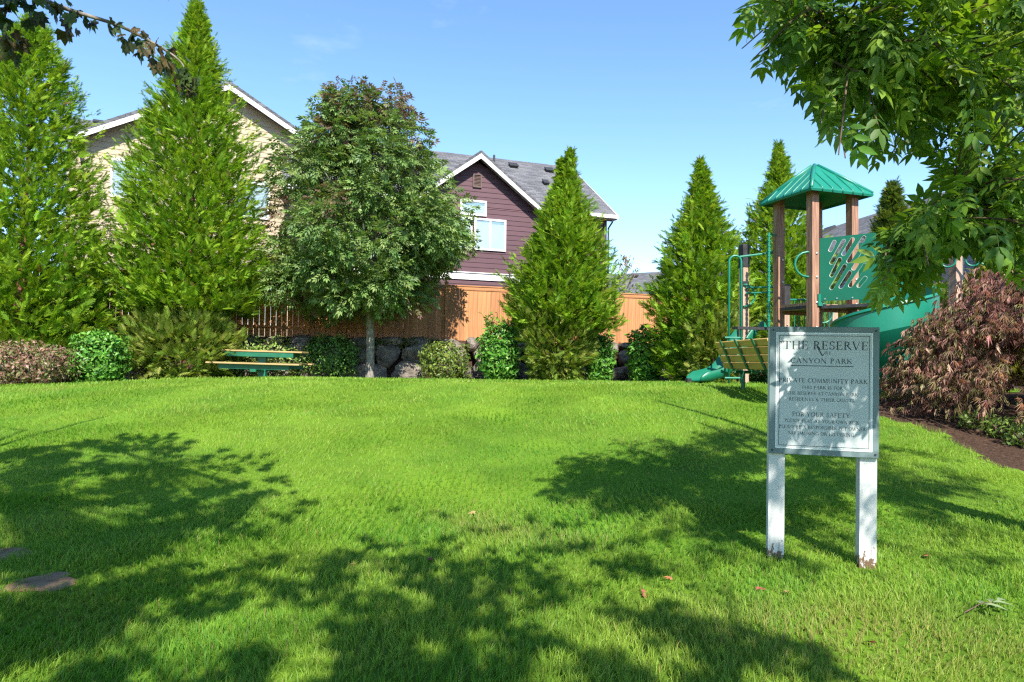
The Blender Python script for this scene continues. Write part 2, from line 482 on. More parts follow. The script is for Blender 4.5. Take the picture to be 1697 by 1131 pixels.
def window(house, u0, u1, z0, z1, v=0.0, mull=(), blind=(), slats=False, fw=0.075):
    """frame, panes and blinds standing proud of the siding, facing -v"""
    t = 0.055
    f = MB()
    f.box(u0, u1, v-t, v-0.003, z1-fw, z1); f.box(u0, u1, v-t, v-0.003, z0, z0+fw)
    f.box(u0, u0+fw, v-t+0.002, v-0.003, z0+fw, z1-fw); f.box(u1-fw, u1, v-t+0.002, v-0.003, z0+fw, z1-fw)
    w = f.build('window', M['trim'], house)
    if house.parent: w = house          # keep to three levels
    edges = [u0+fw]+[x for x in mull]+[u1-fw]
    for x in mull:
        MB().box(x-0.03, x+0.03, v-t+0.004, v-0.003, z0+fw, z1-fw).build('mullion', M['trim'], w)
    MB().box(u0+fw-0.01, u1-fw+0.01, v-0.029, v-0.0275, z0+fw-0.01, z1-fw+0.01).build('backing', M['room'], w)
    for i in range(len(edges)-1):
        a, b = edges[i]+(0.03 if i else 0), edges[i+1]-(0.03 if i < len(edges)-2 else 0)
        MB().box(a, b, v-0.042, v-0.040, z0+fw, z1-fw).build('pane', M['glass'], w)
        fr = blind[i] if i < len(blind) else 0
        if fr:
            if slats:
                mb = MB(); n = int((z1-z0)/0.055)
                for k in range(n):
                    zz = z0+fw+0.02+k*0.055
                    mb.box(a, b, v-0.036, v-0.031, zz, zz+0.042)
                mb.build('blind', M['blind'], w)
            else:
                MB().box(a, b, v-0.035, v-0.031, z0+fw, z0+fw+(z1-z0-2*fw)*fr).build('blind', M['blind'], w)
    return w

def roof_vent(house, u, v, z, slope, w=0.34):
    """low box vent on a roof that rises with +v"""
    c = math.atan(slope)
    mb = MB(); mb.box(-w/2, w/2, -0.17, 0.17, -0.02, 0.10); mb.box(-w/2-0.03, w/2+0.03, -0.2, 0.19, 0.10, 0.13)
    o = mb.build('roof_vent', M['dark_vent'], house)
    o.location = (u, v, z); o.rotation_euler = (c, 0, 0)

# --- mauve house
hm = empty('house', (-1.11, 26.0, 1.8), RAD(20), 'dark mauve two storey house with white gable trim behind the cedar fence', 'house')
EZ, AP, AU, HW = 5.35, 7.30, -0.30, 2.60
UL, UR, DEP = -7.0, 5.16, 8.2
mp = 0.70
RZ = EZ+mp*(DEP/2+0.4)
wallz = EZ+mp*0.4-0.13
wm = MB(); wm.box(UL, UR, 0.006, DEP, -0.4, wallz)
wm.prism([(AU-HW+0.35, wallz), (AU+HW-0.35, wallz), (AU, AP-0.30)], 'y', 0.0065, 2.2)
wm.prism([(0.01, wallz), (DEP-0.01, wallz), (DEP/2, RZ-0.18)], 'x', UL+0.003, UR-0.003)
wm.build('wall', M['mauve'], hm)
def lim_m(z):
    top = wallz
    if z <= EZ-0.05: return (UL, UR)
    h = HW-0.34-(z-EZ)*HW/(AP-EZ)+0.14
    return (AU-h, AU+h) if h > 0.1 else None
siding(hm, UL, UR, 2.74, EZ-0.1, M['mauve'])
siding(hm, UL, UR, EZ-0.085, AP-0.2, M['mauve'], lim=lambda z: ((UL, UR) if z < EZ+0.12 else (lambda h: (AU-h, AU+h) if h > 0.12 else None)((AP-0.22-z)*HW/(AP-EZ))))
siding(hm, UL, UR, 0.0, 2.44, M['mauve'])
MB().box(UL-0.05, UR+0.05, -0.06, 0.003, 2.45, 2.70).build('belly_band', M['trim'], hm)
MB().box(UL-0.06, UR+0.06, -0.10, 0.003, 2.701, 2.735).build('drip_cap', M['trim'], hm)
for u in (UL, UR):
    MB().box(u-0.07, u+0.07, -0.045, 0.06, -0.3, wallz-0.02).build('corner_board', M['mauve'], hm)
# right side siding boards
sd = empty('side_wall')
sd.parent = hm; sd.location = (UR, 0, 0); sd.rotation_euler = (0, 0, RAD(90))
siding(sd, 0.07, DEP, 2.7, wallz-0.02, M['mauve'])
wsd = window(sd, 1.0, 2.2, 3.2, 4.6, -0.012, (1.6,), (1, 1))
# main roof (two slopes), with the front dormer gable
ro = 0.35
mb = MB()
vi = (AP-EZ)/mp-0.4
slab(mb, [(UL-ro, -0.4, EZ), (AU-HW, -0.4, EZ), (AU-HW, DEP/2, RZ), (UL-ro, DEP/2, RZ)], 0.13)
slab(mb, [(AU+HW, -0.4, EZ), (UR+ro, -0.4, EZ), (UR+ro, DEP/2, RZ), (AU+HW, DEP/2, RZ)], 0.13)
slab(mb, [(AU-HW, -0.4, EZ), (AU, vi, AP), (AU, DEP/2, RZ), (AU-HW, DEP/2, RZ)], 0.13)
slab(mb, [(AU, vi, AP), (AU+HW, -0.4, EZ), (AU+HW, DEP/2, RZ), (AU, DEP/2, RZ)], 0.13)
slab(mb, [(UL-ro, DEP/2, RZ), (UR+ro, DEP/2, RZ), (UR+ro, DEP+0.4, EZ), (UL-ro, DEP+0.4, EZ)], 0.13)
rm = mb.build('roof', M['shingle'], hm); uv_roof(rm.data)
gs = (AP-EZ)/HW
vi = (AP-EZ)/mp-0.4
mb = MB()
slab(mb, [(AU, -0.45, AP+0.012), (AU, vi+0.3, AP+0.012), (AU-HW-0.06, -0.2, EZ-0.03), (AU-HW-0.06, -0.45, EZ-0.03)], 0.12)
slab(mb, [(AU, vi+0.3, AP+0.012), (AU, -0.45, AP+0.012), (AU+HW+0.06, -0.45, EZ-0.03), (AU+HW+0.06, -0.2, EZ-0.03)], 0.12)
rg = mb.build('gable_roof', M['shingle'], hm); uv_roof(rg.data)
def rake(house, u0, z0, u1, z1, v, drop=0.24, th=0.035):
    MB().prism([(u0, z0), (u1, z1), (u1, z1-drop), (u0, z0-drop)], 'y', v-th, v).build('rake_board', M['trim'], house)
rake(hm, AU, AP-0.095, AU+HW+0.05, EZ-0.115, -0.43, 0.20, 0.015)
rake(hm, AU-HW-0.05, EZ-0.115, AU, AP-0.095, -0.43, 0.20, 0.015)
MB().prism([(AU-HW, EZ-0.16), (AU, AP-0.14), (AU+HW, EZ-0.16), (AU+HW, EZ-0.19), (AU, AP-0.17), (AU-HW, EZ-0.19)], 'y', -0.429, -0.03).build('soffit', M['soffit'], hm)
MB().box(AU+HW+0.07, UR+ro-0.002, -0.52, -0.402, EZ-0.17, EZ-0.03).build('gutter', M['trim'], hm)
MB().box(UL-ro, AU-HW-0.07, -0.52, -0.402, EZ-0.17, EZ-0.03).build('gutter', M['trim'], hm)
MB().box(AU+HW, UR+ro-0.02, -0.398, -0.02, EZ-0.20, EZ-0.165).build('soffit', M['soffit'], hm)
mb = MB(); slab(mb, [(UR+ro+0.002, -0.42, EZ-0.02), (UR+ro+0.035, -0.42, EZ-0.02), (UR+ro+0.035, DEP/2, RZ-0.02), (UR+ro+0.002, DEP/2, RZ-0.02)], 0.2)
mb.build('rake_board', M['trim'], hm)
MB().tube([(UR+0.12, -0.46, EZ-0.15), (UR+0.12, -0.44, EZ-0.3), (UR+0.12, -0.09, EZ-0.5), (UR+0.12, -0.085, 0)], 0.035, 6).build('downspout', M['dark_vent'], hm)
# windows and gable vent
window(hm, -0.42, 0.86, 3.60, 4.82, -0.026, (0.22,), (0.93, 0.88))
window(hm, -1.80, -0.50, 3.60, 4.82, -0.026, (-1.15,), (0.93, 0.9))
window(hm, -0.98, 0.06, 4.90, 5.49, -0.026, (), (0.72,))
mb = MB(); mb.box(AU-0.20, AU-0.15, -0.075, -0.02, 6.02, 6.47); mb.box(AU+0.10, AU+0.15, -0.075, -0.02, 6.02, 6.47); mb.box(AU-0.20, AU+0.15, -0.077, -0.02, 5.98, 6.03); mb.box(AU-0.20, AU+0.15, -0.077, -0.02, 6.46, 6.5)
gv = mb.build('gable_vent', M['brown_vent'], hm)
for k in range(8):
    mb = MB(); z = 6.035+k*0.053
    mb.add([(AU-0.15, -0.062, z), (AU+0.10, -0.062, z), (AU+0.10, -0.03, z+0.045), (AU-0.15, -0.03, z+0.045), (AU-0.15, -0.054, z-0.004), (AU+0.10, -0.054, z-0.004), (AU+0.10, -0.022, z+0.04), (AU-0.15, -0.022, z+0.04)],
           [(0, 1, 2, 3), (7, 6, 5, 4), (0, 4, 5, 1), (2, 6, 7, 3)])
    mb.build('louvre', M['brown_vent'], gv)
for u, v in ((-3.0, 3.4), (2.35, 3.35), (4.05, 3.3)):
    roof_vent(hm, u, v, EZ+mp*(v+0.4), mp)
roof_vent(hm, 3.3, 1.9, EZ+mp*2.3, mp, 0.2)
MB().tube([(1.35, 3.0, EZ+mp*3.3), (1.35, 3.0, EZ+mp*3.4+0.55)], 0.05, 8).build('vent_pipe', M['dark_vent'], hm)

# --- beige house
hb = empty('house', (-10.45, 24.6, 1.8), RAD(27), 'beige lap sided house with a wide white trimmed gable', 'house')
APB, HB, SB = 9.30, 4.70, 0.55
EB = APB-SB*HB
def lim_b(z):
    h = min(4.3, (APB-0.18-z)/SB)
    return (-h, h) if h > 0.15 else None
wb = MB()
wb.box(-4.3, 4.3, 0.006, 9.5, -0.4, EB+0.02)
wb.prism([(-4.28, EB+0.02), (4.28, EB+0.02), (0, APB-0.22)], 'y', 0.0065, 9.3)
wb.box(-5.0, 5.2, 1.2, 7.6, -0.4, EB)
wb.build('wall', M['beige'], hb)
siding(hb, -4.3, 4.3, 0.0, APB-0.25, M['beige'], 0.195, 0, lim_b)
for u in (-4.3, 4.3):
    MB().box(u-0.07, u+0.07, -0.045, 0.06, -0.3, EB-0.02).build('corner_board', M['beige'], hb)
mb = MB()
slab(mb, [(-HB, -0.5, EB), (0, -0.5, APB), (0, 9.6, APB), (-HB, 9.6, EB)], 0.13)
slab(mb, [(0, -0.5, APB), (HB, -0.5, EB), (HB, 9.6, EB), (0, 9.6, APB)], 0.13)
r_ = mb.build('roof', M['shingle'], hb); uv_roof(r_.data)
mb = MB()
slab(mb, [(-5.5, 1.0, EB+0.12), (5.5, 1.0, EB+0.12), (5.5, 4.3, EB+1.85), (-5.5, 4.3, EB+1.85)], 0.13)
slab(mb, [(-5.5, 4.3, EB+1.85), (5.5, 4.3, EB+1.85), (5.5, 8.0, EB+0.12), (-5.5, 8.0, EB+0.12)], 0.13)
r_ = mb.build('wing_roof', M['shingle'], hb); uv_roof(r_.data)
roof_vent(hb, -4.3, 3.8, EB+1.6, 0.52)
rake(hb, 0, APB-0.105, HB, EB-0.105, -0.475, 0.21, 0.02)
rake(hb, -HB, EB-0.105, 0, APB-0.105, -0.475, 0.21, 0.02)
MB().prism([(-HB+0.02, EB-0.14), (0, APB-0.135), (HB-0.02, EB-0.14), (HB-0.02, EB-0.165), (0, APB-0.16), (-HB+0.02, EB-0.165)], 'y', -0.474, -0.03).build('soffit', M['soffit'], hb)
window(hb, -3.62, -2.35, 4.78, 6.10, -0.026, (), (1,), True)
window(hb, 0.25, 1.52, 4.52, 5.84, -0.026, (), (0.6,), True)
window(hb, -3.0, 2.0, 0.6, 2.2, -0.026, (-0.5,), (0.5, 0.8))

# --- grey house on the right
hg = empty('house', (12.4, 15.0, 0.9), RAD(98.5), 'grey blue house with a plain shingled roof beyond the ring climber', 'house')
# local x runs away from the camera (+y), local -y (front of frame) faces right; the wall seen faces local +y
mb = MB(); mb.box(0, 14.5, -6.4, -0.004, -0.5, 4.1)
mb.prism([(-6.39, 4.1), (-0.01, 4.1), (-3.2, 5.95)], 'x', 0.003, 14.497)
mb.build('wall', M['greyblue'], hg)
sd = empty('side_wall'); sd.parent = hg; sd.location = (14.5, 0, 0); sd.rotation_euler = (0, 0, RAD(180))
siding(sd, 0, 14.5, 0, 4.05, M['greyblue'], 0.19)
window(sd, 10.4, 11.5, 2.2, 3.5, -0.026, (), (0.8,))
mb = MB()
slab(mb, [(-0.4, 0.45, 4.0), (-0.4, -3.2, 6.15), (14.9, -3.2, 6.15), (14.9, 0.45, 4.0)][::-1], 0.13)
slab(mb, [(-0.4, -3.2, 6.15), (-0.4, -6.85, 4.0), (14.9, -6.85, 4.0), (14.9, -3.2, 6.15)][::-1], 0.13)
r_ = mb.build('roof', M['shingle'], hg); uv_roof(r_.data)
MB().box(-0.4, 14.9, 0.452, 0.56, 3.86, 3.99).build('gutter', M['trim'], hg)
MB().box(-0.38, 14.88, 0.01, 0.45, 3.84, 3.868).build('soffit', M['soffit'], hg)
mb = MB(); mb.box(-0.35, 0.35, -0.5, 0.5, 0, 0.12)
o = mb.build('skylight', M['dark_vent'], hg); o.location = (13.2, -2.5, 5.74); o.rotation_euler = (RAD(-30.5), 0, 0)

# --- far roof beyond the fence
hf = empty('house', (9.2, 44, 1.0), RAD(-30), 'distant house showing only its dark grey roof over the fence', 'house')
MB().box(-5, 5, 0, 8, -0.5, 4.5).build('wall', M['greyblue'], hf)
mb = MB()
slab(mb, [(-5.4, -0.4, 4.3), (5.4, -0.4, 4.3), (5.4, 4, 6.6), (-5.4, 4, 6.6)], 0.15)
slab(mb, [(-5.4, 4, 6.6), (5.4, 4, 6.6), (5.4, 8.4, 4.3), (-5.4, 8.4, 4.3)], 0.15)
r_ = mb.build('roof', M['shingle'], hf); uv_roof(r_.data)
for u in (-2.5, -0.5, 1.5): roof_vent(hf, u, 3.3, 6.2, 0.52)

# ------------------------------------------------------------------ fence
FA = math.atan(0.3)
FO = np.array([0.0, 21.6])
fence = empty('fence', (0, 21.6, 1.8), FA, 'orange brown cedar board fence on top of the boulder wall', 'fence')
SF0, SF1 = -17.0, 9.5
bw, pitch = 0.139, 0.1425
board_me = []
for k in range(4):
    b_ = MB(); b_.bbox(-bw/2, bw/2, -0.009, 0.009, -0.02+0.01*k, 1.60, 0.0025); board_me.append(mesh('board', b_.V, b_.F, M['fence']))
def fz(s): return -0.05*float(sstep(-2, 6, s))-0.02+0.035*math.sin(s*0.45)*0.3
s = SF0; i = 0
rngf = random.Random(3)
while s < SF1:
    gap = pitch+(0.009 if s < -3.4 else 0.001)
    o = link('board', board_me[i % 4], fence); o.location = (s, rngf.uniform(-0.002, 0.002), fz(s)+0.02+rngf.uniform(-0.006, 0.006)); o.rotation_euler = (0, rngf.uniform(-0.004, 0.004), 0)
    s += gap; i += 1
span = 2.42
n = int((SF1-SF0)/span)+1
pm = MB(); pm.bbox(-0.045, 0.045, -0.045, 0.045, -0.5, 1.80, 0.004); pm.bbox(-0.062, 0.062, -0.062, 0.062, 1.801, 1.825, 0.006); pm.add([(-0.052, -0.052, 1.8252), (0.052, -0.052, 1.8252), (0.052, 0.052, 1.8252), (-0.052, 0.052, 1.8252), (0, 0, 1.865)], [(3, 2, 1, 0), (0, 1, 4), (1, 2, 4), (2, 3, 4), (3, 0, 4)])
pme = mesh('post', pm.V, pm.F, M['fence'])
for k in range(n):
    s0 = SF0+0.35+k*span
    link('post', pme, fence, (s0, -0.02, fz(s0)))
    s1 = s0+span
    if k < n-1:
        zm = fz((s0+s1)/2)
        link_r = MB(); link_r.bbox(s0+0.046, s1-0.046, -0.035, -0.0105, 1.62, 1.71, 0.003); link_r.build('top_rail', M['fence_x'], fence, (0, 0, zm))
        MB().bbox(s0+0.046, s1-0.046, -0.055, 0.055, 1.711, 1.745, 0.003).build('cap_rail', M['fence_x'], fence, (0, 0, zm))
        MB().box(s0+0.046, s1-0.046, -0.03, -0.0105, 1.60, 1.619).build('trim_rail', M['fence_x'], fence, (0, 0, zm))
        for zz in (0.25, 0.95):
            MB().box(s0+0.046, s1-0.046, 0.0105, 0.05, zz, zz+0.09).build('back_rail', M['fence_x'], fence, (0, 0, zm))

# ------------------------------------------------------------------ boulder wall
def boulder_mesh(seed):
    import bmesh
    bm = bmesh.new(); bmesh.ops.create_icosphere(bm, subdivisions=3, radius=1.0)
    r = np.random.default_rng(seed)
    pl = r.normal(size=(11, 3)); pl /= np.linalg.norm(pl, axis=1)[:, None]; dd = r.uniform(0.55, 0.86, 11)
    ph = r.uniform(0, 6, 6)
    for v in bm.verts:
        p = np.array(v.co)
        for q, d_ in zip(pl, dd):
            t = p@q
            if t > d_: p = p-q*(t-d_)*0.92
        p = p*(1+0.035*math.sin(5*p[0]+ph[0])*math.sin(6*p[1]+ph[1])+0.025*math.sin(11*p[2]+ph[2]+4*p[0])+0.015*math.sin(19*p[1]+ph[3]))
        v.co = p
    me = bpy.data.meshes.new('boulder'); bm.to_mesh(me); bm.free()
    me.materials.append(M['stone'])
    me.polygons.foreach_set('use_smooth', [True]*len(me.polygons))
    try: me.set_sharp_from_angle(angle=RAD(18))
    except Exception: pass
    return me
bmesh_v = [boulder_mesh(s) for s in range(6)]
bw_ = empty('boulder_wall', (0, 20.5, 0.6), 0, 'retaining wall of grey brown boulders under the board fence', 'wall')
rb = random.Random(11)
def boulder(x, z, rx, rz, dy=0.0):
    o = link('boulder', bmesh_v[rb.randrange(6)], bw_)
    o.location = (x, float(wall_y(x))+dy-20.5, z-0.6)
    o.scale = (rx, rb.uniform(0.36, 0.46), rz); o.rotation_euler = (rb.uniform(-.25, .25), rb.uniform(-.25, .25), rb.uniform(-.4, .4)+FA)
x = -14.5
while x < 8.5:
    rx = rb.uniform(0.42, 0.72); x += rx*0.95
    boulder(x, 0.66+rb.uniform(0, 0.06)+0.05, rx, rb.uniform(0.40, 0.50), rb.uniform(-0.10, 0.05)); x += rx*0.9
x = -14.7
while x < 8.5:
    rx = rb.uniform(0.34, 0.62); x += rx*0.93
    boulder(x, 1.28+rb.uniform(-0.05, 0.07), rx, rb.uniform(0.34, 0.44), 0.22+rb.uniform(-0.06, 0.08)); x += rx*0.88
x = -14.6
while x < 8.5:
    rx = rb.uniform(0.26, 0.5); x += rx
    boulder(x, 1.66+rb.uniform(-0.04, 0.04), rx, rb.uniform(0.18, 0.24), 0.46); x += rx*0.9
for px, y, r in ((215, 16.6, 0.42), (745, 19.2, 0.40), (770, 19.3, 0.36), (1030, 20.0, 0.40), (1140, 19.7, .35)):
    x = P(px, 600, y)[0]
    boulder(x, gz(x, y)+r*0.5, r, r*0.8, y-float(wall_y(x)))

# ------------------------------------------------------------------ foliage tools
def nrm(a): return a/(np.linalg.norm(a, axis=-1, keepdims=True)+1e-9)
def frames(D, rng, roll=0.6, up=(0, 0, 1)):
    X = nrm(np.asarray(D, float)); U = np.broadcast_to(np.array(up, float), X.shape)
    Y = np.cross(U, X); bad = np.linalg.norm(Y, axis=1) < 1e-3
    Y[bad] = (1, 0, 0); Y = nrm(Y); Z = np.cross(X, Y)
    a = rng.normal(0, roll, len(X))[:, None]
    return X, Y*np.cos(a)+Z*np.sin(a), Z*np.cos(a)-Y*np.sin(a)
def scatter(name, tm, pos, fr, sc, col, mat, parent, smooth=False):
    TV, TT = tm
    X, Y, Z = fr
    n, k = len(pos), len(TV)
    sc = np.asarray(sc, float).reshape(n, 1, 1)
    V = pos[:, None, :]+sc*(X[:, None, :]*TV[None, :, 0:1]+Y[:, None, :]*TV[None, :, 1:2]+Z[:, None, :]*TV[None, :, 2:3])
    T = (TT[None]+(np.arange(n)*k)[:, None, None]).reshape(-1, 3)
    C = np.repeat(col, k, axis=0)
    return link(name, tri_mesh(name, V.reshape(-1, 3), T, mat, C, smooth), parent)
def pal(rng, n, cols, w=None, jit=0.15):
    cols = np.array(cols, float); i = rng.choice(len(cols), n, p=w)
    return cols[i]*(1+rng.normal(0, jit, (n, 1)))*(1+rng.normal(0, jit*0.3, (n, 3)))

def t_spray(npair=4, wid=0.115):
    """flat fern-like conifer spray"""
    V = []; T = []
    def leaf(b, t, w):
        b = np.array(b); t = np.array(t); d = t-b; sd = np.array([-d[1], d[0], 0]); sd /= np.linalg.norm(sd)
        o = len(V)
        V.extend([b+sd*w*.5, t, b-sd*w*.5]); T.append((o, o+1, o+2))
    for i in range(npair):
        s_ = 0.05+0.80*i/npair
        ln = 0.50*(1-0.55*s_)
        for sg in (-1, 1):
            leaf((s_+0.04*sg, 0, -0.05*s_*s_), (s_+ln*0.85, sg*ln*0.62, -0.13*s_*s_-0.03), wid)
    leaf((0.70, 0, -.03), (1.08, 0, -.13), wid)
    leaf((0, 0, 0), (0.9, 0, -0.04), wid*0.7)
    return np.array(V), np.array(T)
def t_leaf(w=0.32, fold=0.08, droop=0.15):
    V = np.array([(0, 0, 0), (.3, w*.42, fold), (.32, 0, 0), (.3, -w*.42, fold), (.62, w*.46, fold-droop*.4), (.64, 0, -droop*.4), (.62, -w*.46, fold-droop*.4), (1, 0, -droop)])
    T = np.array([(0, 2, 1), (0, 3, 2), (1, 2, 5), (1, 5, 4), (2, 3, 6), (2, 6, 5), (4, 5, 7), (5, 6, 7)])
    return V, T
def t_leaf6(w=0.36, fold=0.06, droop=0.15):
    V = np.array([(0, 0, 0), (.24, w*.40, fold), (.58, w*.43, fold-droop*.35), (1, 0, -droop), (.58, -w*.43, fold-droop*.35), (.24, -w*.40, fold), (.42, 0, -droop*.12)])
    T = np.array([(0, 6, 1), (1, 6, 2), (2, 6, 3), (3, 6, 4), (4, 6, 5), (5, 6, 0)])
    return V, T
def t_diamond(w=0.36, droop=0.1):
    return np.array([(0, 0, 0), (.45, w/2, .04), (1, 0, -droop), (.45, -w/2, .04)]), np.array([(0, 2, 1), (0, 3, 2)])
def t_compound(pairs=3, leaf=None, ln=0.46, stem=True, ang=0.9, droop=0.35):
    """pinnate leaf: leaflets both sides of a stalk plus an end leaflet"""
    LV, LT = leaf
    V = []; T = []
    def put(b, a, dz, s_):
        o = sum(len(v) for v in V)
        c, si = math.cos(a), math.sin(a)
        R = np.array([(c, -si, 0), (si, c, 0), (0, 0, 1)])
        v = (LV*s_)@R.T
        v[:, 2] += -dz*np.linalg.norm(LV[:, :2]*s_, axis=1)
        V.append(v+np.array(b)); T.append(LT+o)
    for i in range(pairs):
        s_ = 0.25+0.5*i/max(pairs-1, 1)
        for sg in (-1, 1):
            put((s_, 0.01*sg, -droop*s_*s_), sg*ang*(1-0.15*i), droop*0.9, ln*(0.85+0.1*i))
    put((0.82, 0, -droop*.67), 0, droop*1.3, ln*1.05)
    if stem:
        o = sum(len(v) for v in V)
        V.append(np.array([(0, .008, 0), (0, -.008, 0), (.5, .006, -droop*.25), (.5, -.006, -droop*.25), (.84, 0, -droop*.7)])); T.append(np.array([(0, 1, 2), (1, 3, 2), (2, 3, 4)])+o)
    return np.concatenate(V), np.concatenate(T)
def t_palmate(lobes=5, w=0.22, spread=1.15, droop=0.25, stalk=0.25):
    V = [(0, .008, 0), (0, -.008, 0), (stalk, 0, -.03)]; T = [(0, 1, 2)]
    for i in range(lobes):
        a = spread*(2*i/(lobes-1)-1); ln = (1-stalk)*(1-0.35*abs(a)/spread)
        c, s_ = math.cos(a), math.sin(a); o = len(V)
        b = np.array((stalk, 0, -.03)); d = np.array((c, s_, 0)); sd = np.array((-s_, c, 0))
        V += [tuple(b), tuple(b+d*ln*.5+sd*w/2+np.array((0, 0, -droop*.15))), tuple(b+d*ln+np.array((0, 0, -droop*ln))), tuple(b+d*ln*.5-sd*w/2+np.array((0, 0, -droop*.15)))]
        T += [(o, o+2, o+1), (o, o+3, o+2)]
    return np.array(V, float), np.array(T)
T_SPRAY = t_spray()
T_FILL = t_spray(4, 0.15)
T_ASHFAR = t_compound(3, t_diamond(0.42), 0.42, False)
T_LAUREL = t_leaf(0.42, 0.07, 0.12)
T_ASH = t_compound(3, t_leaf6(0.47, 0.05, 0.22), 0.40, True, 1.15)
T_MAPLE = t_palmate(5, 0.40, 1.2)
T_LACE = t_palmate(5, 0.055, 0.9, 0.8, 0.12)
T_SMALL = t_diamond(0.5)

def trunk_obj(parent, pts, r, mat, n=10, name='trunk'):
    return MB().tube(smooth_path(pts, 5), list(np.interp(np.linspace(0, 1, 5*(len(pts)-1)+1), np.linspace(0, 1, len(r)), r)), n).build(name, mat, parent, smooth=True)

GREEN_CEDAR = [(0.17, 0.305, 0.018), (0.215, 0.36, 0.024), (0.12, 0.235, 0.018), (0.27, 0.39, 0.036)]
def cedar(px, y, top, rmax, label, seed, prof=((0, .62), (.12, .92), (.3, 1), (.55, .72), (.8, .34), (.93, .13), (1, .04)), nb=520, low=0.08, palette=GREEN_CEDAR, base_z=None, group=None, up=0.8, size=0.23, bare=True):
    rng = np.random.default_rng(seed)
    bx = float(P(px, 560, y)[0]); z0 = gz(bx, y) if base_z is None else base_z
    H = top-z0
    t = empty('cedar_tree', (bx, y, z0), 0, label, 'tree', group)
    lean = rng.normal(0, 0.06, 2)
    trunk_obj(t, [(0, 0, -0.25), (0, 0, H*.15), (lean[0], lean[1], H*.5), (lean[0]*1.5, lean[1]*1.5, H*.97)], [0.05+0.02*H, 0.04+.014*H, .05, .01], M['bark_red'])
    pz, pr = np.array(prof).T
    npl = int(nb*3.2)
    tt = low+(1-low)*rng.uniform(0, 1, npl)**1.2
    an = rng.uniform(0, 2*np.pi, npl)
    # lumpy outline: a few stronger and weaker sectors
    lump = 1+0.12*np.sin(3*an+7*tt+seed)+0.11*np.sin(5*an-13*tt+2*seed)+.08*np.sin(2*an+23*tt+seed*3)
    R = rmax*np.interp(tt, pz, pr)*lump*(0.15+0.92*rng.uniform(0, 1, npl)**0.5)
    out = np.stack([np.cos(an), np.sin(an), np.zeros(npl)], 1)
    ub = up*(0.7+0.9*tt)
    # plume: a feathery upswept branch end
    pd = nrm(out+np.stack([np.zeros(npl), np.zeros(npl), ub], 1)+rng.normal(0, .26, (npl, 3)))
    pl = size*1.7*rng.uniform(.6, 1.35, npl)*(1-.3*tt)
    base = out*R[:, None]+np.stack([lean[0]*1.5*tt, lean[1]*1.5*tt, tt*H], 1)-pd*pl[:, None]*.75
    X, Y, Z = frames(pd, rng, .9)
    k = 8
    sl = np.linspace(0, 1, k)
    sgn = np.where(np.arange(k) % 2 == 0, 1., -1.)
    pos = base[:, None]+X[:, None]*(pl[:, None]*sl)[..., None]+rng.normal(0, .02, (npl, k, 3))
    wob = rng.normal(0, .22, (npl, k, 3))
    dr = X[:, None]+Y[:, None]*(sgn*.55*(1-sl*.6))[None, :, None]+Z[:, None]*rng.normal(0, .25, (npl, k, 1))+wob
    sc = (pl[:, None]*(.62-.22*sl)*rng.uniform(.75, 1.2, (npl, k)))
    pos = pos.reshape(-1, 3); dr = dr.reshape(-1, 3); sc = sc.ravel()
    pcol = np.repeat(pal(rng, npl, palette, None, 0.14), k, 0)
    # leader
    ns = 60; zt = 1-0.17*rng.uniform(0, 1, ns)**1.5
    p = np.stack([rng.normal(0, .03, ns)+lean[0]*1.5, rng.normal(0, .03, ns)+lean[1]*1.5, zt*H], 1); a = rng.uniform(0, 6.28, ns)
    pos = np.concatenate([pos, p]); dr = np.concatenate([dr, np.stack([np.cos(a)*.6, np.sin(a)*.6, np.full(ns, .9)], 1)]); sc = np.concatenate([sc, (.12+.5*(1-zt))*rng.uniform(.7, 1.3, ns)])
    col = np.concatenate([pcol, pal(rng, ns, palette, None, .14)])*(1+rng.normal(0, .08, (len(pos), 1)))
    ok = pos[:, 2] > (0.04 if low < 0.05 else low*H*0.55)
    pos, dr, sc, col = pos[ok], dr[ok], sc[ok], col[ok]
    br = rng.uniform(0, 1, len(pos)) < 0.015
    col[br] = np.array([0.20, 0.12, 0.05])
    cr = scatter('crown', T_SPRAY, pos, frames(dr, rng, 0.6), sc, col, M['conifer'], t)
    # inner branches: coarser sprays that close the crown
    ni = int(nb*8.5)
    tt = low*.9+(1-low*.9)*.95*rng.uniform(0, 1, ni)**1.25; an = rng.uniform(0, 6.28, ni)
    R = rmax*np.interp(tt, pz, pr)*rng.uniform(.0, 1, ni)**.7*.82
    p = np.stack([np.cos(an)*R, np.sin(an)*R, tt*H], 1)
    d = np.stack([np.cos(an), np.sin(an), np.full(ni, up)], 1)+rng.normal(0, .45, (ni, 3))
    scatter('inner_foliage', T_FILL, p, frames(d, rng, .8), size*1.45*rng.uniform(.7, 1.3, ni)*(1-.45*tt), pal(rng, ni, palette, None, .14), M['conifer'], cr)
    return t

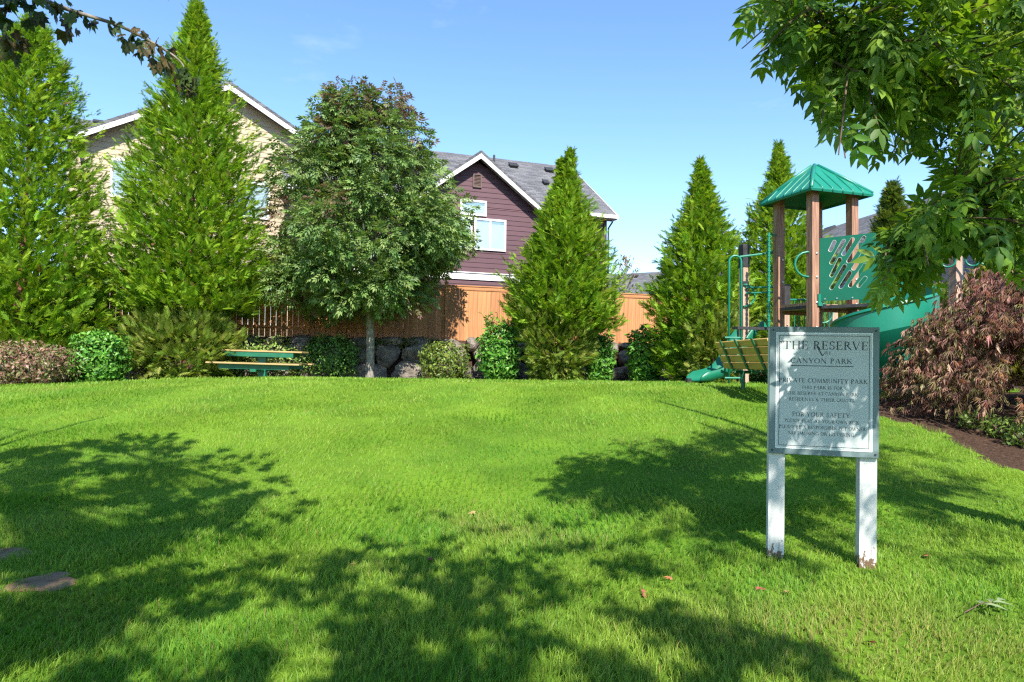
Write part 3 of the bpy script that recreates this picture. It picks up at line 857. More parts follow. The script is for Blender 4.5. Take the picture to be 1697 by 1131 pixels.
G_CED = 'conical cedars along the boulder wall'
cedar(32, 16.0, 9.3, 2.15, 'broad bright green cedar above the reddish low hedge', 1, nb=640, low=.10, group=G_CED, prof=((0, .85), (.12, 1), (.3, 1), (.42, .9), (.55, .78), (.7, .58), (.85, .42), (.94, .2), (1, .05)))
cedar(312, 17.5, 10.4, 2.18, 'tallest cedar, in front of the beige gable', 2, nb=700, low=.20, group=G_CED, prof=((0, .5), (.16, .85), (.3, 1), (.5, .86), (.68, .62), (.8, .34), (.9, .17), (1, .04)))
cedar(930, 18.4, 6.85, 1.6, 'narrow cedar covering the corner of the mauve house', 3, nb=560, low=.24, group=G_CED, prof=((0, .5), (.22, .84), (.33, 1), (.5, .86), (.68, .50), (.78, .30), (.84, .15), (.9, .06), (1, .02)))
cedar(1163, 17.8, 6.5, 1.42, 'cedar beside the small wave slide', 4, nb=520, low=.03, group=G_CED, prof=((0, .55), (.15, .8), (.4, 1), (.6, .74), (.75, .40), (.85, .2), (.92, .09), (1, .02)))
cedar(1292, 19.0, 7.3, 1.45, 'cedar standing behind the roofed play tower', 5, nb=520, low=.03, group=G_CED, prof=((0, .7), (.2, .95), (.45, 1), (.65, .72), (.8, .36), (.88, .18), (.94, .08), (1, .02)))
cedar(1480, 17.2, 5.85, 1.15, 'far cedar tip rising over the grey house roof', 6, nb=380, low=.1, group=G_CED, palette=[(.10, .16, .03), (.15, .2, .035), (.07, .12, .02)])

SHR = [(0.16, 0.24, 0.03), (0.21, 0.28, 0.045), (0.11, 0.18, 0.02), (0.27, 0.31, 0.065)]
def spray_shrub(px, y, w, h, label, seed, n=2600, palette=SHR, size=0.2, name='shrub', cat='shrub', group=None, flat=0.8, up=0.7, mat='conifer', tm=None, bx=None, taper=0.75, dy=0.8):
    rng = np.random.default_rng(seed)
    x = float(P(px, 600, y)[0]) if bx is None else bx
    z0 = gz(x, y)
    t = empty(name, (x, y, z0), 0, label, cat, group)
    for k in range(5):
        a = 6.28*k/5+seed
        trunk_obj(t, [(0.05*math.cos(a), 0.05*math.sin(a), -0.1), (w*.12*math.cos(a), w*.12*math.sin(a), h*.35), (w*.25*math.cos(a), w*.25*math.sin(a), h*.75)], [.03, .02, .006], M['twig'], 6, 'stem')
    d = nrm(rng.normal(size=(n, 3)))
    lump = 1+0.10*np.sin(4*d[:, 0]*3+seed)+0.10*np.sin(5*d[:, 2]*3+2*seed)+0.06*np.sin(9*d[:, 1]+seed)
    r = (rng.uniform(0.1, 1, n)**0.28)*lump
    e = flat
    pw = 2/e; q = d/((np.abs(d)**pw).sum(1, keepdims=True)**(1/pw))
    p = np.stack([q[:, 0]*r*w/2, q[:, 1]*r*w/2*dy, h*0.48+q[:, 2]*r*h*0.52], 1)
    tp = taper+(1-taper)*np.clip(p[:, 2]/h, 0, 1)
    p[:, 0] *= tp; p[:, 1] *= tp
    p[:, 2] = np.maximum(p[:, 2], 0.03)
    col = pal(rng, n, palette, None, 0.16)
    if tm is None:
        fr_ = frames(d+np.array([0, 0, up])+rng.normal(0, .4, (n, 3)), rng, .9)
    else:                                   # broad leaves turn their faces outward
        tg = np.cross(d, nrm(rng.normal(size=(n, 3))))
        fr_ = frames(nrm(tg)+d*.45+np.array([0, 0, up*.5]), rng, .55, nrm(d+np.array([0, 0, .35])))
    scatter('foliage', tm or T_SPRAY, p, fr_, size*rng.uniform(.6, 1.3, n), col, M[mat], t)
    return t
# lower juvenile growth under the cedars
spray_shrub(302, 16.9, 2.75, 1.75, 'rounded olive green conifer shrub around the tall cedar trunk', 21, 3400, size=.24, taper=.85)
spray_shrub(922, 17.9, 2.15, 2.1, 'upright olive green conifer shrub in front of the narrow cedar', 22, 3000, size=.24, taper=.62)
spray_shrub(1185, 16.9, 1.6, 1.9, 'olive green conifer shrub behind the wave slide exit', 23, 2200, size=.22)
# clipped laurels
LAU = [(0.08, 0.23, 0.025), (0.115, 0.29, 0.035), (0.055, 0.17, 0.022), (0.16, 0.33, 0.055)]
G_LAU = 'clipped laurel bushes along the wall'
def laurel(px, y, w, h, label, seed, n=1500, sprig=False):
    n = int(n*2.1)
    rng = np.random.default_rng(seed)
    t = spray_shrub(px, y, w, h, label, seed, n, LAU, 0.12, 'laurel_bush', 'shrub', G_LAU, 0.55, 0.55, 'leaf_gloss', T_LAUREL, taper=.9, dy=1.0)
    if sprig:
        mb = MB(); pos = []; dr = []
        for k in range(9):
            a = rng.uniform(0, 6.28); b = np.array([-w*.22+rng.normal(0, .1), rng.normal(0, .1), h*.9]); e = b+np.array([rng.normal(0, .14), rng.normal(0, .1), rng.uniform(.25, .5)])
            mb.tube([b, (b+e)/2+rng.normal(0, .02, 3), e], [.006, .005, .003], 5)
            for s_ in np.linspace(.35, 1, 6):
                pos.append(b+(e-b)*s_); dr.append(np.array([rng.normal(), rng.normal(), .7]))
        mb.build('sprig_stem', M['twig'], t)
        pos = np.array(pos)
        scatter('sprig_leaves', T_LAUREL, pos, frames(np.array(dr), rng), rng.uniform(.08, .15, len(pos)), pal(rng, len(pos), [(0.13, .24, .04), (.17, .27, .05)]), M['leaf_gloss'], t)
    return t
laurel(163, 15.3, 1.06, 1.12, 'clipped glossy laurel cube by the reddish low hedge', 31, 1700)
laurel(828, 18.6, 1.10, 1.50, 'clipped laurel column with loose sprigs on top', 32, 1800, True)
laurel(993, 18.9, 0.80, 1.28, 'slim shaded laurel tucked behind the narrow cedar', 33, 1300)
laurel(1070, 18.9, 0.95, 1.46, 'clipped laurel column between two bare boulders', 34, 1600)
# soft shrubs
BR = [(0.16, 0.26, 0.04), (0.22, 0.32, 0.06), (0.11, 0.19, 0.035), (0.27, 0.34, 0.10)]
spray_shrub(432, 18.5, 2.7, 1.15, 'pale green spreading shrub behind the picnic table', 41, 5200, BR, .085, mat='leaf', tm=T_SMALL, up=.3, taper=.95)
spray_shrub(548, 18.7, 1.45, 1.2, 'mid green ivy like bush beside the ash trunk', 42, 3600, [(.10, .22, .035), (.14, .27, .05), (.07, .16, .025)], .085, mat='leaf', tm=T_SMALL, up=.1, taper=1)
spray_shrub(738, 18.7, 1.35, 1.08, 'weeping yellow green shrub against bare boulders', 43, 3400, [(.16, .24, .03), (.11, .18, .03), (.22, .26, .05), (.09, .12, .03)], .085, mat='leaf', tm=T_SMALL, up=-.6, taper=1)
spray_shrub(32, 13.9, 1.9, 0.86, 'low clipped barberry hedge with pinkish tips', 44, 5200, [(.26, .13, .10), (.33, .19, .15), (.16, .17, .055), (.12, .09, .045), (.20, .21, .075)], .075, 'low_hedge', 'hedge', mat='leaf', tm=T_SMALL, up=.5, taper=.95, flat=.6)
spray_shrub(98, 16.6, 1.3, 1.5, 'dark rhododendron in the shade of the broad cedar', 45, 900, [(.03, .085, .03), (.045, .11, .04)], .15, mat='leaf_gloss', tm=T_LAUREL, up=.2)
spray_shrub(1258, 13.9, 0.85, 0.75, 'small dark green shrub below the yellow bench', 46, 1500, [(.05, .13, .03), (.08, .17, .03)], .09, mat='leaf', tm=T_SMALL)
spray_shrub(1520, 15.0, 2.3, 2.0, 'yellow green conifer shrub behind the spiral slide', 47, 3000, [(.19, .24, .035), (.13, .18, .03), (.24, .26, .05)], .22)
spray_shrub(1440, 16.0, 2.2, 1.9, 'yellow green conifer shrub behind the tower posts', 48, 2600, [(.18, .24, .035), (.13, .19, .03), (.22, .26, .05)], .22)
spray_shrub(1345, 17.0, 2.6, 2.0, 'green conifer shrub behind the tower deck', 49, 2600, [(.12, .21, .025), (.16, .25, .03)], .22)
cedar(1672, 13.2, 3.95, 1.1, 'yellow green conifer behind the red laceleaf maple', 7, nb=300, low=.02, palette=[(.24, .26, .035), (.18, .22, .03), (.28, .28, .05)])
cedar(1620, 15.5, 3.2, 1.0, 'golden conifer in front of the grey house wall', 8, nb=260, low=.02, palette=[(.26, .27, .04), (.19, .22, .03)])
# creeping plants on the wall top
rngw = np.random.default_rng(77)
for k, px in enumerate((500, 560, 620, 665, 700)):
    y = float(wall_y((px-848.5)/1131*20))+.55
    spray_shrub(px, y, 1.2, .34, 'dark trailing creeper along the top of the boulder wall', 80+k, 900, [(.05, .10, .02), (.08, .13, .03), (.12, .10, .04)], .075, 'creeper', 'plant', 'creepers on the wall top', mat='leaf', tm=T_SMALL, up=0, flat=.9, taper=1)

# ------------------------------------------------------------------ ash tree in the bed
def ash_tree():
    rng = np.random.default_rng(90)
    y = 18.5; x = float(P(612, 600, y)[0]); z0 = gz(x, y)
    t = empty('ash_tree', (x, y, z0), 0, 'rounded ash tree with purple tinged top in front of the fence', 'tree')
    trunk_obj(t, [(0, 0, -.2), (0.02, 0, .05), (0.02, 0, 1.0), (0.0, 0, 2.0), (0.05, 0, 3.6), (-.05, 0.1, 6.2)], [.16, .125, .11, .105, .08, .02], M['bark_grey'], 12)
    lim = MB()
    for k in range(14):
        a = k*2.4; zz = 1.9+0.27*k; L = 1.9 if k < 8 else 1.2
        p0 = np.array([0.02, 0, zz]); p2 = p0+np.array([math.cos(a)*L, math.sin(a)*L, L*.75]); p1 = (p0+p2)/2+np.array([0, 0, -.1])
        lim.tube(smooth_path([p0, p1, p2], 4), list(np.linspace(.045, .01, 9)), 6)
    lim.build('limbs', M['bark_grey'], t, smooth=True)
    # crown outline: world offset from trunk, measured row by row
    rows = [(172, 565, 655), (188, 535, 682), (212, 508, 702), (240, 490, 718), (280, 480, 728), (320, 468, 752), (360, 455, 772), (400, 448, 772), (440, 444, 748), (475, 452, 715), (505, 500, 690), (520, 560, 650)]
    zz = []; cc = []; rr = []
    for py, a, b in rows:
        pa, pb = P(a, py, y), P(b, py, y)
        zz.append(pa[2]-z0); cc.append((pa[0]+pb[0])/2-x); rr.append((pb[0]-pa[0])/2)
    zz = np.array(zz)[::-1]; cc = np.array(cc)[::-1]; rr = np.array(rr)[::-1]
    pos = []; dr = []; col = []
    nc = 205
    for i in range(nc):
        z = rng.uniform(zz[0]+.15, zz[-1]-.1); a = rng.uniform(0, 6.28); R = np.interp(z, zz, rr)
        q = (rng.uniform(.1, 1)**.45)
        cr = rng.uniform(.30, .70)
        rad = max(R*q*rng.uniform(.92, 1.08)-cr*.28, 0)
        c = np.array([np.interp(z, zz, cc)+math.cos(a)*rad, math.sin(a)*rad*1.0, z])
        n = int(80*(cr/.5)**2)
        d = nrm(rng.normal(size=(n, 3))); d[:, 2] = d[:, 2]*.8+.15
        out = nrm(np.array([math.cos(a), math.sin(a), .3]))
        pp = c+d*cr*(rng.uniform(.35, 1, (n, 1))**.5)*np.array([1, 1, .8])
        pos.append(pp); dr.append(d*.7+out*.5+np.array([0, 0, -.25])+rng.normal(0, .3, (n, 3)))
        purple = rng.uniform() < (0.07+0.38*np.clip((z-zz[-1]+2.6)/2.4, 0, 1))
        base = [(.19, .105, .09), (.15, .11, .065), (.16, .16, .055)] if purple else [(.125, .215, .05), (.165, .26, .068), (.09, .17, .042), (.20, .28, .085)]
        col.append(pal(rng, n, base, None, .15))
    pos = np.concatenate(pos); dr = np.concatenate(dr); col = np.concatenate(col)
    scatter('crown', T_ASHFAR, pos, frames(dr, rng, .7), .27*rng.uniform(.7, 1.25, len(pos)), col, M['leaf'], t)
ash_tree()

# small reddish tree beyond the fence
def thin_tree(px, y, top, label, seed, group=None):
    rng = np.random.default_rng(seed)
    x = float(P(px, 560, y)[0]); z0 = gz(x, y); H = top-z0
    t = empty('young_tree', (x, y, z0), 0, label, 'tree', group)
    mb = MB(); mb.tube([(0, 0, -.2), (0, 0, H*.5), (0.03, 0, H)], [.06, .04, .008], 7)
    pos = []; dr = []
    for k in range(26):
        a = rng.uniform(0, 6.28); zz = H*rng.uniform(.45, .95); L = (H-zz)*.5+.2
        b = np.array([0, 0, zz]); e = b+np.array([math.cos(a)*L*.6, math.sin(a)*L*.6, L])
        mb.tube([b, (b+e)/2, e], [.015, .01, .004], 5)
        for s_ in rng.uniform(.3, 1, 9):
            pos.append(b+(e-b)*s_+rng.normal(0, .04, 3)); dr.append(rng.normal(size=3))
    mb.build('trunk', M['bark_grey'], t)
    pos = np.array(pos)
    scatter('crown', T_SMALL, pos, frames(np.array(dr), rng), rng.uniform(.08, .14, len(pos)), pal(rng, len(pos), [(.30, .13, .10), (.26, .2, .08), (.14, .17, .05)]), M['leaf'], t)
thin_tree(1036, 26.5, 5.3, 'sparse young tree with pinkish leaves beyond the fence', 61)
spray_shrub(1040, 25.6, 3.0, 2.2, 'green shrub topping the fence near the distant roof', 62, 2000, [(.12, .2, .03), (.17, .24, .04)], .14, mat='leaf', tm=T_SMALL)

# ------------------------------------------------------------------ picnic table
xt = float(P(435, 605, 17.0)[0]); zt = gz(xt, 17.0)
pt = empty('picnic_table', (xt, 17.0, zt), RAD(4), 'picnic table with tan boards on a single green pedestal', 'picnic table')
pt.rotation_euler = (0, RAD(1.0), RAD(4))
for k in range(5):
    y0 = -0.38+k*0.153
    MB().bbox(-1.03, 1.03, y0, y0+0.143, 0.715, 0.755, 0.006).build('tabletop_board', M['table_slat'], pt)
for sy in (-1, 1):
    for k in range(2):
        y0 = sy*0.70-0.145+k*0.15
        MB().bbox(-1.08, 1.08, y0, y0+0.14, 0.415, 0.455, 0.006).build('seat_board', M['table_slat'], pt)
    mb = MB(); mb.box(-0.82, 0.82, sy*0.70-0.03, sy*0.70+0.03, 0.30, 0.414)
    mb.build('seat_rail', M['green_dark'], pt)
mb = MB(); mb.box(-0.82, 0.82, -0.36, -0.30, 0.60, 0.714); mb.box(-0.82, 0.82, 0.30, 0.36, 0.60, 0.714); mb.box(-0.8, -0.74, -0.299, 0.299, 0.60, 0.70); mb.box(0.74, 0.8, -0.299, 0.299, 0.60, 0.70)
mb.build('top_frame', M['green_dark'], pt)
mb = MB(); mb.bbox(-0.09, 0.09, -0.09, 0.09, -0.2, 0.62, 0.008); mb.build('pedestal', M['green_steel'], pt)
mb = MB(); mb.box(-0.07, 0.07, -0.80, 0.80, 0.24, 0.299); mb.build('seat_arm', M['green_dark'], pt)
mb = MB(); mb.box(-0.25, 0.25, -0.06, 0.06, 0.55, 0.615); mb.build('bracket', M['green_dark'], pt)

# ------------------------------------------------------------------ yellow bench, seen from behind
xb, yb = 3.50, 9.6
zb = gz(xb, yb)
pb = empty('park_bench', (xb, yb, zb), RAD(1.5), 'park bench with mustard slats and green straps facing the play tower', 'bench')
for k in range(4):
    zc = 0.43+0.104*k; xo = -0.17-0.045*k*0.9
    mb = MB(); mb.bbox(-0.018, 0.018, -1.02, 1.02, -0.047, 0.047, 0.006)
    o = mb.build('back_slat', M['bench_slat'], pb, (xo, 0, zc)); o.rotation_euler = (0, RAD(-20), 0)
for k in range(3):
    mb = MB(); mb.bbox(-0.055, 0.055, -1.02, 1.02, -0.018, 0.018, 0.006)
    mb.build('seat_slat', M['bench_slat'], pb, (-0.07+0.125*k, 0, 0.395))
for yy in (-0.62, 0.0, 0.62):
    st = smooth_path([(-0.375, yy, 0.80), (-0.29, yy, 0.62), (-0.205, yy, 0.43), (-0.15, yy, 0.365), (-0.02, yy, 0.352), (0.24, yy, 0.356)], 4)
    mb = MB()
    for a, b in zip(st[:-1], st[1:]):
        d = b-a; mb.beam(a-d*.02, b+d*.02, 0.065, 0.012, up=np.cross(d, (0, 1, 0)))
    mb.build('strap', M['green_dark'], pb)
for yy in (-0.62, 0.62):
    mb = MB(); mb.tube([(-0.02, yy, -0.25), (-0.02, yy, 0.345)], 0.03, 10); mb.build('leg', M['green_dark'], pb)
    mb = MB(); mb.tube([(-0.16, yy, 0.33), (0.2, yy, 0.33)], 0.02, 8); mb.build('seat_arm', M['green_dark'], pb)

# ------------------------------------------------------------------ park sign
def serif_font():
    TK, TN = 0.125, 0.05
    L = lambda a, b, c, d, w: ('l', a, b, c, d, w)
    S = lambda x, y, w=0.15: ('l', x-w, y, x+w, y, 0.035)
    A = lambda cx, cy, rx, ry, a0, a1, w=TK: ('a', cx, cy, rx, ry, a0, a1, w)
    G = {}
    st = lambda x: [L(x, 0.0, x, 1.0, TK), S(x, .018), S(x, .982)]
    G['T'] = (.8, [L(.4, 0, .4, 1, TK), S(.4, .018), L(.03, .965, .77, .965, TN), L(.05, .96, .03, .78, TN), L(.75, .96, .77, .78, TN)])
    G['H'] = (.9, st(.17)+st(.73)+[L(.17, .52, .73, .52, TN)])
    G['I'] = (.36, st(.18))
    G['E'] = (.68, st(.17)+[L(.17, .97, .58, .97, TN), L(.58, .97, .6, .8, TN), L(.17, .52, .5, .52, TN), L(.5, .43, .5, .61, TN), L(.17, .03, .6, .03, TN), L(.6, .03, .63, .22, TN)])
    G['F'] = (.64, st(.17)+[L(.17, .97, .58, .97, TN), L(.58, .97, .6, .8, TN), L(.17, .52, .5, .52, TN), L(.5, .43, .5, .61, TN)])
    G['L'] = (.64, st(.17)+[L(.17, .03, .6, .03, TN), L(.6, .03, .63, .25, TN)])
    bowl = lambda x, cy, rx, ry: [A(x, cy, rx, ry, -90, 90, TK)]
    G['P'] = (.66, st(.17)+bowl(.22, .74, .36, .23))
    G['R'] = (.76, st(.17)+bowl(.22, .74, .34, .23)+[L(.36, .5, .72, .02, TK), S(.72, .018, .07)])
    G['B'] = (.7, st(.17)+bowl(.22, .76, .32, .21)+bowl(.22, .28, .38, .25))
    G['D'] = (.86, st(.17)+bowl(.22, .5, .54, .47))
    G['K'] = (.8, st(.17)+[L(.2, .45, .66, .98, TN), S(.66, .982, .1), L(.34, .58, .74, .02, TK), S(.72, .018, .09)])
    G['N'] = (.92, [L(.16, 0, .16, 1, TN), S(.16, .018, .12), S(.12, .982, .1), L(.16, .98, .76, .0, TK), L(.76, 0, .76, 1, TN), S(.76, .982, .12)])
    G['M'] = (1.06, [L(.14, 0, .18, 1, TN), S(.14, .018, .11), L(.18, .98, .53, .04, TK), L(.53, .04, .86, .98, TN), L(.86, 1, .92, 0, TK), S(.92, .018, .13)])
    G['A'] = (.84, [L(.1, .0, .42, 1.0, TN), L(.42, 1.0, .74, 0, TK), L(.2, .33, .62, .33, TN), S(.1, .018, .1), S(.74, .018, .12)])
    G['V'] = (.82, [L(.1, 1, .42, 0, TK), L(.42, 0, .72, 1, TN), S(.1, .982, .12), S(.72, .982, .1)])
    G['W'] = (1.18, [L(.08, 1, .36, 0, TK), L(.36, 0, .6, .95, TN), L(.56, 1, .84, 0, TK), L(.84, 0, 1.08, 1, TN), S(.08, .982, .11), S(1.08, .982, .1)])
    G['Y'] = (.78, [L(.38, 0, .38, .46, TK), S(.38, .018), L(.08, 1, .38, .44, TK), L(.38, .44, .7, 1, TN), S(.08, .982, .11), S(.7, .982, .1)])
    G['U'] = (.84, [L(.16, 1, .16, .35, TK), S(.16, .982, .14), A(.42, .33, .26, .32, 180, 360, TN*1.4), L(.68, 1, .68, .33, TN), S(.68, .982, .12)])
    G['O'] = (.9, [A(.45, .5, .39, .48, 0, 360, TK)])
    G['C'] = (.8, [A(.45, .5, .38, .48, 45, 315, TK), L(.72, .97, .72, .76, TN)])
    G['G'] = (.86, [A(.45, .5, .38, .48, 45, 330, TK), L(.72, .97, .72, .76, TN), L(.76, .05, .76, .42, TK), S(.76, .42, .13)])
    G['S'] = (.6, [A(.3, .745, .2, .235, 25, 270, TK*.8), A(.3, .265, .22, .245, -160, 90, TK*.8), L(.5, .97, .5, .78, TN), L(.08, .03, .08, .24, TN)])
    G['&'] = (.84, [A(.36, .76, .17, .21, 0, 360, TN*1.5), A(.34, .28, .26, .27, 60, 330, TK*.8), L(.25, .63, .74, .02, TK*.9), L(.6, .22, .76, .5, TN)])
    G[':'] = (.3, [L(.15, .04, .15, .17, .13), L(.15, .5, .15, .63, .13)])
    G[' '] = (.36, [])
    return G
FONT = serif_font()
def text_mesh(txt, x0, x1, zbase, h, y, mat, name, parent):
    """flat serif lettering from x0 to x1 in the plane y, facing -y"""
    tot = sum(FONT[c][0]+.06 for c in txt)-.06
    sx = (x1-x0)/tot
    V = []; Fc = []
    def strip(pts, ws):
        for k in range(len(pts)-1):
            p, q = np.array(pts[k]), np.array(pts[k+1]); d = q-p; ln = np.linalg.norm(d)
            if ln < 1e-6: continue
            nn = np.array([-d[1], d[0]])/ln
            o = len(V)
            V.extend([p+nn*ws[k]/2, q+nn*ws[k+1]/2, q-nn*ws[k+1]/2, p-nn*ws[k]/2]); Fc.append((o, o+3, o+2, o+1))
    cur = 0
    out = []
    for c in txt:
        wd, sts = FONT[c]
        for s_ in sts:
            n0 = len(V)
            if s_[0] == 'l': strip([(s_[1], s_[2]), (s_[3], s_[4])], [s_[5]]*2)
            else:
                _, cx, cy, rx, ry, a0, a1, w = s_
                n = max(6, int(abs(a1-a0)/15)); pts = []; ws = []
                for k in range(n+1):
                    a = RAD(a0+(a1-a0)*k/n); pts.append((cx+rx*math.cos(a)*.93, cy+ry*math.sin(a)*.97)); ws.append(.05+(w-.05)*abs(math.cos(a)))
                strip(pts, ws)
            for k in range(n0, len(V)): V[k] = (V[k][0]+cur, V[k][1])
        cur += wd+.06
    W3 = [(x0+v[0]*sx, y, zbase+v[1]*h) for v in V]
    # tiny depth steps so overlapping strokes never share a plane
    W3 = [(a, b-(i//4 % 5)*0.00012, c) for i, (a, b, c) in enumerate(W3)]
    return link(name, mesh(name, W3, Fc, mat), parent)

SL = np.array([1.515, 4.04]); SR = np.array([2.085, 3.90])
sdir = (SR-SL)/np.linalg.norm(SR-SL); SW = float(np.linalg.norm(SR-SL))
smid = (SL+SR)/2
sg = empty('park_sign', (smid[0], smid[1], gz(*smid)), math.atan2(sdir[1], sdir[0]), 'grey park rules sign on two worn white posts', 'sign')
sg.rotation_euler = (0, RAD(0.5), math.atan2(sdir[1], sdir[0]))
ztop = 1.2+(603-541)/1131*3.97; zbot = ztop-0.745
z0s = gz(*smid)
zt_, zb_ = ztop-z0s, zbot-z0s
hw = SW/2
MB().bbox(-hw, hw, -0.012, 0.012, zb_, zt_, 0.002).build('panel', M['sign_border'], sg)
fw = 0.034
MB().box(-hw+fw, hw-fw, -0.0145, -0.0121, zb_+fw, zt_-fw).build('white_line', M['sign_line'], sg)
MB().box(-hw+fw+.007, hw-fw-.007, -0.0160, -0.0146, zb_+fw+.007, zt_-fw-.007).build('face', M['sign_panel'], sg)
mb = MB(); i0, i1 = fw+.017, fw+.020
for a, b, c, d in ((-hw+i0, hw-i0, zb_+i0, zb_+i1), (-hw+i0, hw-i0, zt_-i1, zt_-i0), (-hw+i0, -hw+i1, zb_+i1, zt_-i1), (hw-i1, hw-i0, zb_+i1, zt_-i1)):
    mb.box(a, b, -0.0166, -0.0161, c, d)
mb.build('inner_line', M['sign_ink'], sg)
SX = lambda zx: -hw+(zx-82)/(542-82)*2*hw
SZ = lambda zy: zt_-(zy-43)/(597-43)*(zt_-zb_)
for txt, xa, xb_, yb_, hh in (('THE RESERVE', 138, 496, 141, 36), ('AT', 318, 342, 163, 13), ('CANYON PARK', 170, 430, 201, 22), ('PRIVATE COMMUNITY PARK', 122, 494, 285, 19),
                              ('THIS PARK IS FOR', 218, 392, 312, 13.5), ('THE RESERVE AT CANYON PARK', 158, 454, 338, 14), ('RESIDENTS & THEIR GUESTS', 165, 440, 364, 14),
                              ('FOR YOUR SAFETY:', 180, 430, 431, 19), ('PLEASE PLAY AT YOUR OWN RISK', 148, 460, 457, 14), ('PLEASE BE A RESPONSIBLE PET OWNER', 124, 488, 484, 14), ('NO SMOKING OR LITTERING', 164, 440, 510, 14)):
    if hh > 20 or txt == 'AT':
        tot = sum(FONT[c][0]+.06 for c in txt)-.06; cur = 0; sx_ = (SX(xb_)-SX(xa))/tot
        for c in txt:
            wd = FONT[c][0]
            if c != ' ': text_mesh(c, SX(xa)+cur*sx_, SX(xa)+(cur+wd)*sx_, SZ(yb_), hh/554*(zt_-zb_), -0.0166, M['sign_ink'], 'letter', sg)
            cur += wd+.06
    else:
        text_mesh(txt, SX(xa), SX(xb_), SZ(yb_), hh/554*(zt_-zb_), -0.0166, M['sign_ink'], 'lettering', sg)
mb = MB()
y_ = -0.0164
mb.box(SX(172), SX(436), y_-.0004, y_, SZ(213.5), SZ(210.5))
for (a, b), (c, d), w in (((283, 128), (306, 168), .006), ((306, 168), (322, 148), .0025), ((125, 108), (150, 106), .003), ((126, 108), (133, 116), .003)):
    p = np.array([SX(a), SZ(b)]); q = np.array([SX(c), SZ(d)]); dd = q-p; nn = np.array([-dd[1], dd[0]])/np.linalg.norm(dd)*w/2
    mb.add([(p[0]+nn[0], y_-.0009, p[1]+nn[1]), (q[0]+nn[0], y_-.0009, q[1]+nn[1]), (q[0]-nn[0], y_-.0009, q[1]-nn[1]), (p[0]-nn[0], y_-.0009, p[1]-nn[1])], [(0, 3, 2, 1)])
mb.build('flourish', M['sign_ink'], sg)
for sx in (-1, 1):
    mb = MB(); mb.bbox(-0.045, 0.045, 0.0, 0.09, -0.25, zt_-0.006+0.0, 0.006)
    o = mb.build('post', M['worn'], sg, (sx*(hw-0.047), 0.0125, 0))
    for zz in (zt_-0.02, zb_+0.02):
        MB().tube([(sx*(hw-0.018), -0.0155, zz), (sx*(hw-0.018), -0.0115, zz)], 0.006, 8).build('screw', M['black_cap'], sg)

# ------------------------------------------------------------------ play structure
TA = RAD(18)
Fp = np.array([5.07, 11.5]); ZG = gz(5.3, 12.0)
ps = empty('play_structure', (Fp[0], Fp[1], ZG), TA, 'green and timber play structure with roofed tower and spiral slide', 'playground')
ca, sa = math.cos(TA), math.sin(TA)
def LP(x, y, z=0.0):
    """world to the structure's frame"""
    dx, dy = x-Fp[0], y-Fp[1]
    return (ca*dx+sa*dy, -sa*dx+ca*dy, z-ZG)
def LPP(px, py, y): return LP(*P(px, py, y))
SP = 0.84
def bolt(parent, p, axis, r=0.02):
    p = np.array(p, float); a = np.array(axis, float)
    MB().tube([p, p+a*0.012, p+a*0.018], [r, r, r*.5], 8).build('bolt', M['steel'], parent)
ROOFZ = 4.17-ZG
for (u, v), zt2 in (((0, 0), ROOFZ), ((SP, 0), ROOFZ), ((0, SP), ROOFZ), ((SP, SP), ROOFZ)):
    mb = MB(); mb.bbox(-0.07, 0.07, -0.07, 0.07, -0.3, zt2+0.02, 0.008)
    p_ = mb.build('post', M['post_wood'], ps, (u, v, 0))
    for zz in (1.0, 1.42, 1.85, 2.25):
        bolt(p_, (0.02, -0.07, zz), (0, -1, 0))
